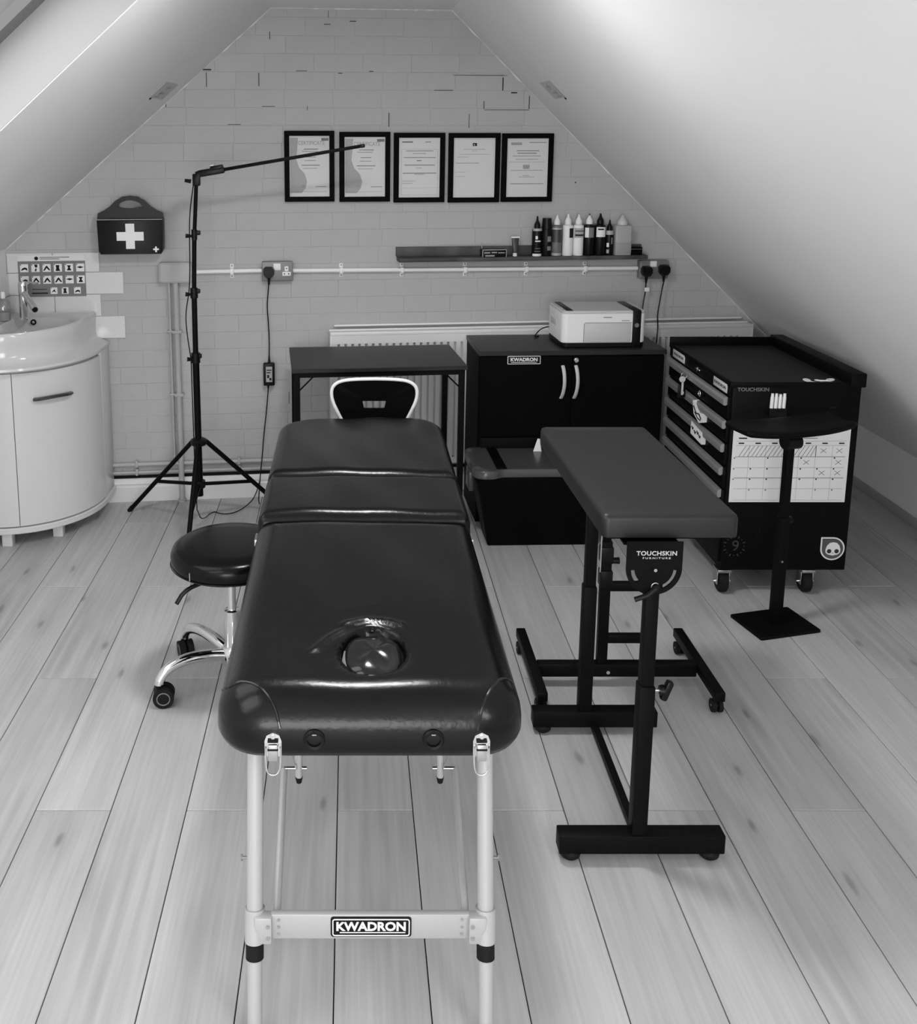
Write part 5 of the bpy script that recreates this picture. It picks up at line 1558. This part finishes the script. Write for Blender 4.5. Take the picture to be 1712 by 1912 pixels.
# ------------------------------------------------------------------ arm rest stand
def arm_rest():
    base_rot = math.radians(14)
    t = thing('arm_rest_stand', 'black arm rest on a single post with a square steel base by the tool chest', 'stand', (1.557, 3.375, 0))
    use(Matrix.Translation((1.557, 3.378, 0)) @ Matrix.Rotation(base_rot, 4, 'Z'))
    hx, hy = 0.124, 0.092
    obj('base_plate', MB().slab(lambda d: rounded_rect(hx, hy, 0.006, d, 3), [(0.001, 0), (0, 0.001), (0, 0.009), (0.0015, 0.011)]), 'blk', t)
    ps = obj('post', MB().bx(-0.0175, 0.0175, -0.0175, 0.0175, 0.010, 0.42, 0.003), 'blk', t)
    obj('inner_post', MB().bx(-0.0135, 0.0135, -0.0135, 0.0135, 0.41, 0.735, 0.002), 'blk', ps)
    obj('post_screw', MB().cyl((-0.006, -0.017, 0.255), (-0.006, -0.021, 0.255), 0.004, seg=8), 'steel', ps)
    obj('post_knob', MB().cyl((0.016, 0, 0.405), (0.034, 0, 0.405), 0.012, seg=12), 'blkpl', ps)
    obj('tilt_joint', MB().cyl((-0.022, 0.0, 0.700), (0.035, 0.0, 0.700), 0.028, seg=20).bx(-0.02, 0.02, -0.02, 0.02, 0.70, 0.745, 0.004), 'blkpl', t)
    # dished pad
    mb = MB()
    rs = []
    N = 26
    for i in range(N + 1):
        f = i / N
        x = -0.222 + 0.444 * f
        hw = 0.092 * (1 - 0.25 * abs(2 * f - 1) ** 3)
        th = 0.040 if f > 0.03 else 0.03
        zt = 0.768 + 0.012 * (2 * f - 1) ** 2 + 0.003 * f
        zb = 0.734 + 0.014 * abs(2 * f - 1) ** 2.2 + 0.004 * f
        if i in (0, N):
            zt -= 0.008; zb += 0.006; hw *= 0.9
        ring = []
        for k in range(24):
            q = 2 * PI * k / 24
            cy_ = math.copysign(abs(math.cos(q)) ** 0.45, math.cos(q)) * hw
            sz = math.copysign(abs(math.sin(q)) ** 0.6, math.sin(q))
            z = (zt + zb) / 2 + sz * (zt - zb) / 2
            if sz > 0:
                z -= 0.008 * (1 - (cy_ / hw) ** 2) * sz
            ring.append((x, cy_, z))
        rs.append(ring)
    mb.rings(rs)
    obj('arm_pad', mb, 'blk', t, angle=60)
    use()
arm_rest()

# ------------------------------------------------------------------ tool chest
def tool_chest():
    x0, x1, y0, y1, z0, z1 = 1.428, 1.925, 3.620, 4.345, 0.100, 0.852
    t = thing('tool_chest', 'black wheeled tool chest with aluminium drawer pulls and a paper calendar on its side', 'tool chest', ((x0 + x1) / 2, (y0 + y1) / 2, 0))
    obj('chest_body', MB().bx(x0 + 0.012, x1, y0, y1, z0, z1 - 0.012, 0.006, 2), 'tool', t)
    tp = MB()
    tp.bx(x0 + 0.004, x1 - 0.004, y0 + 0.004, y1 - 0.004, z1 - 0.016, z1 - 0.010)
    obj('top_mat', tp, 'tooltop', t)
    for a, b, c, d, h in ((x0, x0 + 0.012, y0, y1, 0.002), (x0, x1, y0, y0 + 0.012, 0.002), (x0, x1 - 0.02, y1 - 0.014, y1, 0.028)):
        obj('top_rim', MB().bx(a, b, c, d, z1 - 0.020, z1 + h, 0.002), 'tool', t)
    obj('side_rail', MB().bx(x1 - 0.045, x1 + 0.014, y0 - 0.004, y1 + 0.01, z1 - 0.018, z1 + 0.036, 0.004), 'tool', t)
    # header with two plates
    hd = obj('header_panel', MB().bx(x0 + 0.002, x0 + 0.02, y0 + 0.012, y1 - 0.008, 0.797, z1 - 0.016, 0.001), 'tool', t)
    for yc, w in ((4.212, 0.150), (3.720, 0.140)):
        pl = obj('name_plate', MB().bx(x0 - 0.001, x0 + 0.003, yc - w / 2, yc + w / 2, 0.803, 0.838, 0.001), 'lightpl', hd)
        text('lettering', 'KWADRON', 0.0170, 'ink', pl, (x0 - 0.0014, yc, 0.8205), 'left', 0.0003, 0.0002, 1.35)
    obj('latch', MB().lathe([(0, 0.0), (0.008, 0.0), (0.009, -0.006), (0.004, -0.010), (0, -0.010)], (x0 + 0.002, 3.965, 0.822), 14, 'X').box((x0 - 0.003, 3.965, 0.822), (0.006, 0.055, 0.006), 0.002), 'chrome', t)
    # drawers with full width pulls
    tops = [0.795, 0.703, 0.610, 0.518, 0.428]
    bots = [0.707, 0.614, 0.522, 0.432, 0.130]
    drs = []
    for a, b in zip(tops, bots):
        d = obj('drawer', MB().bx(x0 + 0.002, x0 + 0.02, y0 + 0.014, y1 - 0.008, b, a - 0.004, 0.002), 'tool', t)
        mb = MB()
        prof = [(0.002, a - 0.004), (-0.010, a - 0.006), (-0.014, a - 0.016), (-0.012, a - 0.036), (-0.004, a - 0.038), (0.002, a - 0.034)]
        mb.prism(prof, lambda p, z: (x0 + p, y0 + 0.022, z), lambda p, z: (x0 + p, y1 - 0.014, z))
        obj('drawer_pull', mb, 'pull', d, angle=20)
        drs.append(d)
    lk = obj('drawer_lock', MB().cyl((x0 + 0.004, 3.905, 0.735), (x0 - 0.010, 3.905, 0.735), 0.014, seg=18), 'blkpl', drs[0])
    obj('lock_cylinder', MB().tube([(x0 - 0.011, 3.905 + 0.011 * math.cos(q), 0.735 + 0.011 * math.sin(q)) for q in [2 * PI * k / 16 for k in range(16)]], 0.0026, 6, closed=True), 'chrome', lk)
    # stickers on the drawers
    st = obj('sticker', MB().prism([(3.965, 0.690), (3.945, 0.640), (3.880, 0.618), (3.840, 0.632), (3.835, 0.668), (3.90, 0.660), (3.935, 0.700)], lambda y, z: (x0 - 0.0155, y, z), lambda y, z: (x0 + 0.002, y, z)), 'paper', drs[1], smooth=False)
    obj('sticker_print', MB().tube([(x0 - 0.016, 3.945, 0.672), (x0 - 0.016, 3.915, 0.650), (x0 - 0.016, 3.880, 0.655), (x0 - 0.016, 3.855, 0.640)], 0.003, 6), 'ink', st)
    obj('sticker_print', MB().tube([(x0 - 0.016, 3.93, 0.650), (x0 - 0.016, 3.895, 0.634), (x0 - 0.016, 3.862, 0.634)], 0.0025, 6), 'ink', st)
    st = obj('sticker', MB().prism([(3.968, 0.600), (3.968, 0.548), (3.838, 0.540), (3.838, 0.590)], lambda y, z: (x0 - 0.0150, y, z), lambda y, z: (x0 + 0.002, y, z)), 'paper', drs[2], smooth=False)
    for k, (ya, za) in enumerate(((3.945, 0.575), (3.915, 0.566), (3.885, 0.572), (3.86, 0.564))):
        obj('sticker_print', MB().tube([(x0 - 0.0155, ya + 0.009, za + 0.008), (x0 - 0.0155, ya - 0.004, za - 0.002), (x0 - 0.0155, ya - 0.010, za + 0.007)], 0.0028, 6), 'ink', st)
    # casters
    for x in (x0 + 0.03, x1 - 0.14):
        for y in (y0 + 0.03, y1 - 0.06):
            fk = obj('caster', MB().bx(x - 0.026, x + 0.026, y - 0.030, y + 0.030, 0.088, 0.100, 0.002).bx(x - 0.025, x - 0.021, y - 0.020, y + 0.020, 0.035, 0.092, 0.001).bx(x + 0.021, x + 0.025, y - 0.020, y + 0.020, 0.035, 0.092, 0.001), 'steel', t)
            obj('wheel', MB().lathe([(0.0, -0.017), (0.036, -0.017), (0.0425, -0.012), (0.0435, 0.0), (0.0425, 0.012), (0.036, 0.017), (0, 0.017)], (x, y, 0.0435), 26, 'X'), 'rubber', fk)
            obj('axle', MB().cyl((x - 0.034, y, 0.0435), (x + 0.034, y, 0.0435), 0.0055, seg=10), 'chrome', fk)
    # side wall facing the room: logos and holder
    text('lettering', 'TOUCHSKIN', 0.0200, 'ink2', t, (1.516, y0 - 0.0006, 0.826), sx=1.05, bold=0.0002, extrude=0.0003)
    # round cog emblem, dark on black
    em = MB()
    ex, ez = 1.487, 0.200
    for k in range(16):
        q = 2 * PI * k / 16
        r0, r1 = (0.034, 0.044) if k % 2 else (0.036, 0.040)
        p = [(r0 * math.cos(q - 0.06), r0 * math.sin(q - 0.06)), (r1 * math.cos(q - 0.05), r1 * math.sin(q - 0.05)), (r1 * math.cos(q + 0.05), r1 * math.sin(q + 0.05)), (r0 * math.cos(q + 0.06), r0 * math.sin(q + 0.06))]
        em.prism(p, lambda a, b: (ex + a, y0 + 0.001, ez + b), lambda a, b: (ex + a, y0 - 0.0006, ez + b))
    dk = mat('dark_grey_emblem_print', 0.030, 0.6)
    eo = obj('emblem', em, dk, t, smooth=False)
    eo['kind'] = 'stuff'
    text('lettering', '9', 0.062, dk, t, (ex + 0.004, y0 - 0.0006, ez), extrude=0.0003)
    # drop shaped sticker with a skull
    sx_, sz_ = 1.868, 0.190
    def drop(r):
        pts = [(-r, r)]
        for i in range(28):
            a = PI / 2 - (PI * 1.5) * i / 27
            pts.append((r * math.cos(a), r * math.sin(a)))
        return pts
    sk = MB().prism(drop(0.047), lambda a, b: (sx_ + a, y0 + 0.001, sz_ + b), lambda a, b: (sx_ + a, y0 - 0.0008, sz_ + b))
    so = obj('skull_sticker', sk, 'white', t, smooth=False)
    obj('sticker_ground', MB().prism(drop(0.0415), lambda a, b: (sx_ + a, y0, sz_ + b), lambda a, b: (sx_ + a, y0 - 0.0011, sz_ + b)), mat('mid_grey_sticker_print', 0.085, 0.5), so, smooth=False)
    hd_ = [(0.0, 0.028), (0.014, 0.025), (0.024, 0.014), (0.029, -0.002), (0.028, -0.014), (0.020, -0.022), (0.0, -0.027), (-0.020, -0.022), (-0.028, -0.014), (-0.029, -0.002), (-0.024, 0.014), (-0.014, 0.025)]
    obj('skull_print', MB().prism([(a + 0.002, b - 0.001) for a, b in hd_], lambda a, b: (sx_ + a, y0, sz_ + b), lambda a, b: (sx_ + a, y0 - 0.0014, sz_ + b)), 'white', so, smooth=False)
    for dx in (-0.0125, 0.0165):
        obj('skull_eye', MB().prism([(dx + 0.0088 * math.cos(q), -0.010 + 0.0088 * math.sin(q)) for q in [2 * PI * k / 18 for k in range(18)]], lambda a, b: (sx_ + a, y0, sz_ + b), lambda a, b: (sx_ + a, y0 - 0.0017, sz_ + b)), mat('dark_sticker_print', 0.02, 0.5), so, smooth=False)
    obj('skull_nose', MB().prism([(-0.001, -0.019), (0.005, -0.019), (0.002, -0.0155)], lambda a, b: (sx_ + a, y0, sz_ + b), lambda a, b: (sx_ + a, y0 - 0.0017, sz_ + b)), 'gap', so, smooth=False)
    obj('vent_slot', MB().bx(1.808, 1.835, y0 - 0.001, y0 + 0.002, 0.752, 0.760).bx(1.818, 1.832, y0 - 0.001, y0 + 0.002, 0.738, 0.744), 'gap', t)
    # calendar taped on the side wall
    a, b, c, d = 1.452, 1.897, 0.381, 0.700
    t2 = thing('calendar', 'large white month calendar sheet taped to the tool chest side behind the arm rest', 'calendar', ((a + b) / 2, y0 - 0.001, c))
    sh = obj('sheet', MB().bx(a, b, y0 - 0.0022, y0 - 0.0008, c, d), 'paper', t2, smooth=False)
    W_, H_ = b - a, d - c
    lines, dark, faint = MB(), MB(), MB()
    def ln(mb, u0, v0, u1, v1, w_=0.0016, cross=False):
        p, q = Vector((a + W_ * u0, d - H_ * v0)), Vector((a + W_ * u1, d - H_ * v1))
        e = (q - p).normalized()
        nn = Vector((-e.y, e.x)) * w_ / 2
        mb.prism([tuple(p + nn), tuple(q + nn), tuple(q - nn), tuple(p - nn)], lambda x, z: (x, y0 - 0.0021, z), lambda x, z: (x, y0 - 0.0027, z))
    rows = [0.29, 0.43, 0.565, 0.695, 0.83, 0.975]
    for k, v in enumerate([0.235] + rows[0:]):
        ln(lines if k in (2, 4) else faint, 0.03, v, 0.97, v, 0.0022 if k in (2, 4) else 0.0014)
    for k in range(1, 7):
        ln(faint, k / 7, 0.29, k / 7, 0.97, 0.0009)
    for k in range(7):
        ln(dark, (k + 0.35) / 7, 0.262, (k + 0.68) / 7, 0.262, 0.0050)
        for r in range(1, 5):
            if (k * 3 + r) % 4 != 0 or r == 2:
                ln(dark if r in (1, 2, 3) and k not in (0,) else lines, (k + 0.12) / 7, rows[r] + 0.018, (k + 0.20) / 7, rows[r] + 0.014, 0.0055)
    k = 0.06
    while k < 0.70:
        ln(lines, k, 0.425, min(k + 0.055, 0.715), 0.295, 0.0020)
        k += 0.036
    ln(dark, 0.715, 0.29, 0.715, 0.43, 0.0020)
    for u, v in ((0.78, 0.355), (0.915, 0.355), (0.64, 0.50), (0.915, 0.50), (0.78, 0.632), (0.915, 0.632)):
        ln(lines, u - 0.025, v - 0.028, u + 0.025, v + 0.028, 0.0020)
        ln(lines, u - 0.025, v + 0.028, u + 0.025, v - 0.028, 0.0020)
    ln(dark, 0.05, 0.20, 0.12, 0.20, 0.005)
    ln(lines, 0.60, 0.20, 0.72, 0.20, 0.003)
    for mb, m in ((lines, 'ink2'), (dark, 'ink'), (faint, 'ink3')):
        o = obj('print', mb, m, sh, smooth=False)
        o['kind'] = 'stuff'
    # white markers in a black holder
    t2 = thing('marker_holder', 'black clip-on holder with white markers on the tool chest side', 'holder', (1.607, y0 - 0.01, 0.73))
    obj('holder_box', MB().bx(1.574, 1.640, y0 - 0.022, y0 - 0.0005, 0.725, 0.757, 0.003), 'blkpl', t2)
    for k in range(4):
        x = 1.584 + 0.0152 * k
        m_ = thing('marker', 'white marker standing in the black holder on the tool chest', 'marker', (x, y0 - 0.012, 0.757), 'white markers in the holder')
        obj('barrel', MB().cyl((x, y0 - 0.0115, 0.7575), (x + 0.001, y0 - 0.0115, 0.800), 0.0066, seg=12), 'white', m_)
        obj('marker_cap', MB().cyl((x + 0.001, y0 - 0.0115, 0.800), (x + 0.001, y0 - 0.0115, 0.814 - 0.003 * (k == 2)), 0.0058, 0.005, 12), 'whitepl', m_)
    # keys hanging at the first drawer
    t2 = thing('key', 'steel key with a black fob hanging from the top drawer of the tool chest', 'key', (x0 - 0.012, 4.06, 0.70))
    kx = x0 - 0.034
    obj('key_head', MB().cyl((kx, 4.048, 0.758), (kx, 4.051, 0.758), 0.013, seg=18), 'lightpl', t2)
    obj('key_blade', MB().bx(kx - 0.002, kx + 0.006, 4.048, 4.051, 0.690, 0.748).bx(kx + 0.005, kx + 0.009, 4.048, 4.051, 0.694, 0.704), 'lightpl', t2)
    obj('fob', MB().box((kx + 0.004, 4.062, 0.702), (0.034, 0.006, 0.056), 0.003), 'blkpl', t2)
    obj('key_ring', MB().tube([(kx + 0.008 + 0.012 * math.cos(q), 4.055, 0.772 + 0.012 * math.sin(q)) for q in [2 * PI * k / 16 for k in range(16)]], 0.0014, 6, closed=True), 'steel', t2)
    # white cables on the top
    t2 = thing('white_cable', 'coiled thin white cable lying on the tool chest top near the side rail', 'cable', (1.78, y0 + 0.05, z1))
    pts = []
    for k in range(60):
        f = k / 59
        q = f * 5.2 * PI
        pts.append((1.725 + 0.115 * f + 0.022 * math.cos(q), y0 + 0.038 + 0.020 * math.sin(q), z1 - 0.004 + 0.006 * f + 0.004 * math.sin(q * 0.7)))
    obj('cable_run', MB().tube(pts, 0.0032, 6), 'white', t2)
tool_chest()

# ------------------------------------------------------------------ corner basin unit
def basin_unit():
    # plan: quarter round with short straight flanks into the corner
    ccx, ccy, R = -1.548, 4.450, 0.398
    def plan(r, n=22, xw=XL + 0.003, ry=None):
        ry = r if ry is None else ry
        pts = []
        xe = ccx + r
        pts.append((xe, min(wall_y(xe) - 0.012, 4.60)))
        for i in range(n + 1):
            a = -PI / 2 * i / n
            pts.append((ccx + r * math.cos(a), ccy + ry * math.sin(a)))
        pts.append((xw, ccy - ry))
        pts.append((xw, wall_y(xw) - 0.012))
        return pts
    def poly_slab(mb, prof, k=22):
        mb.rings([[(p[0], p[1], z) for p in plan(r, k)] for r, z in prof])
        return mb
    t = thing('corner_cabinet', 'white bow-fronted corner cabinet under the washbasin', 'cabinet', (-1.4, 4.35, 0))
    obj('cabinet_body', poly_slab(MB(), [(R - 0.022, 0.080), (R - 0.022, 0.785)]), 'gloss', t)
    obj('plinth_board', poly_slab(MB(), [(R + 0.004, 0.062), (R + 0.008, 0.066), (R + 0.008, 0.086), (R + 0.004, 0.090)]), 'gloss', t)
    # curved doors
    def door(a0, a1):
        n = 16
        mb = MB()
        rs = []
        outer = [(ccx + R * math.cos(a0 + (a1 - a0) * i / n), ccy + R * math.sin(a0 + (a1 - a0) * i / n)) for i in range(n + 1)]
        inner = [(ccx + (R - 0.018) * math.cos(a1 + (a0 - a1) * i / n), ccy + (R - 0.018) * math.sin(a1 + (a0 - a1) * i / n)) for i in range(n + 1)]
        mb.rings([[(p[0], p[1], z) for p in outer + inner] for z in (0.096, 0.774)])
        return obj('door', mb, 'gloss', t)
    A = math.radians(-73.5)
    d1 = door(math.radians(-3), A + 0.004)
    d2 = door(A - 0.004, math.radians(-96))
    obj('side_panel', MB().bx(ccx + R - 0.020, ccx + R - 0.002, ccy + 0.002, 4.602, 0.085, 0.785, 0.001), 'gloss', t)
    hp = []
    for i in range(11):
        f = i / 10
        a = math.radians(-61 + 24 * f)
        r = R + 0.004 + 0.020 * math.sin(f * PI) ** 0.5
        hp.append((ccx + r * math.cos(a), ccy + r * math.sin(a), 0.656 + 0.006 * math.sin(f * PI)))
    obj('door_handle', MB().tube(hp, 0.0135, 10, flat=0.6), 'handle', d1)
    for a, r in ((-82, 0.36), (-46, 0.345), (25, 0.25)):
        x, y = ccx + r * math.cos(math.radians(a)), ccy + r * math.sin(math.radians(a))
        obj('foot', MB().bx(x - 0.022, x + 0.022, y - 0.022, y + 0.022, 0.0, 0.064, 0.003), 'gloss', t)
    # basin
    b = thing('washbasin', 'white ceramic corner washbasin with deep rounded bowl', 'basin', (-1.4, 4.35, 0.786))
    mb = MB()
    rings_ = [(R - 0.03, R - 0.02, 0.786), (R + 0.002, R + 0.038, 0.788), (R + 0.006, R + 0.046, 0.794), (R + 0.004, R + 0.044, 0.804), (R - 0.016, R + 0.026, 0.812), (R - 0.050, R + 0.010, 0.826), (R - 0.058, R + 0.002, 0.85), (R - 0.056, R + 0.004, 0.90), (R - 0.052, R + 0.008, 0.940), (R - 0.056, R + 0.004, 0.947), (R - 0.066, R - 0.008, 0.949), (R - 0.076, R - 0.018, 0.944)]
    outl = [[(p[0], p[1], z) for p in plan(r, ry=q_)] for r, q_, z in rings_]
    n = len(outl[0])
    # the bowl: rings shrink towards the drain
    bc = (-1.43, 4.30)
    base = plan(R - 0.076, ry=R - 0.018)
    def shrink(f, z):
        out = []
        for p in base:
            q = Vector((p[0] - bc[0], p[1] - bc[1]))
            L_ = q.length
            lim = 0.235
            k = min(L_, lim) / L_
            m_ = 1 - f * (1 - 0.05)
            kk = (1 + (k - 1) * min(1, f * 6)) * (1 - max(0, f - 0.1) / 0.9 * 0.93)
            out.append((bc[0] + q.x * kk, bc[1] + q.y * kk, z))
        return out
    for f, z in ((0.08, 0.943), (0.17, 0.940), (0.22, 0.925), (0.32, 0.890), (0.5, 0.865), (0.75, 0.855), (1.0, 0.852)):
        outl.append(shrink(f, z))
    mb.rings(outl)
    obj('basin_bowl', mb, 'ceramic', b, angle=50)
    obj('overflow_ring', MB().tube([(-1.452 + 0.010 * math.cos(q), 4.452 - 0.0, 0.925 + 0.010 * math.sin(q)) for q in [2 * PI * k / 16 for k in range(16)]], 0.004, 6, closed=True), 'gap', b)
    # mixer tap, spout towards the room
    tx, ty, tz = -1.487, 4.440, 0.942
    tp = thing('mixer_tap', 'chrome single lever mixer tap on the washbasin', 'tap', (tx, ty, tz))
    obj('tap_body', MB().lathe([(0, 0), (0.027, 0), (0.027, 0.006), (0.022, 0.010), (0.021, 0.150), (0.022, 0.156), (0.018, 0.172), (0, 0.174)], (tx, ty, tz), 24), 'chrome', tp)
    d = Vector((0.62, -0.78, 0)).normalized()
    o = Vector((tx, ty, tz))
    obj('spout', MB().tube([o + Vector((0, 0, 0.125)), o + d * 0.05 + Vector((0, 0, 0.105)), o + d * 0.135 + Vector((0, 0, 0.062))], 0.0135, 14, radii=[0.014, 0.0145, 0.0145]), 'chrome', tp)
    obj('aerator', MB().cyl(o + d * 0.133 + Vector((0, 0, 0.063)), o + d * 0.139 + Vector((0, 0, 0.060)), 0.0118, seg=14), 'gap', tp)
    obj('lever', MB().tube([o + Vector((0, 0, 0.166)), o + Vector((0.03, -0.01, 0.172)), o + Vector((0.075, -0.02, 0.168))], 0.0075, 10, flat=0.5), 'chrome', tp)
    # soap bottle
    sx, sy = -1.566, 4.40
    s = thing('soap_bottle', 'clear soap bottle with white cap beside the tap', 'bottle', (sx, sy, 0.942))
    obj('bottle_body', MB().lathe([(0, 0), (0.026, 0), (0.029, 0.004), (0.028, 0.085), (0.020, 0.098), (0.012, 0.104), (0, 0.104)], (sx, sy, 0.942), 20), 'bottleglass', s)
    obj('soap', MB().lathe([(0, 0.002), (0.024, 0.002), (0.0245, 0.04), (0, 0.04)], (sx, sy, 0.942), 20), 'clearpl', s)
    obj('cap', MB().lathe([(0, 0.102), (0.010, 0.102), (0.010, 0.128), (0.008, 0.132), (0, 0.132)], (sx, sy, 0.942), 16), 'white', s)
basin_unit()

# flat print and tiny marks that nobody would pick apart one by one
for o in bpy.data.objects:
    if o.type == 'MESH' and o.name.split('.')[0] in ('print', 'pictogram', 'picture_square', 'text_line', 'title_line', 'edge_print'):
        o['kind'] = 'stuff'
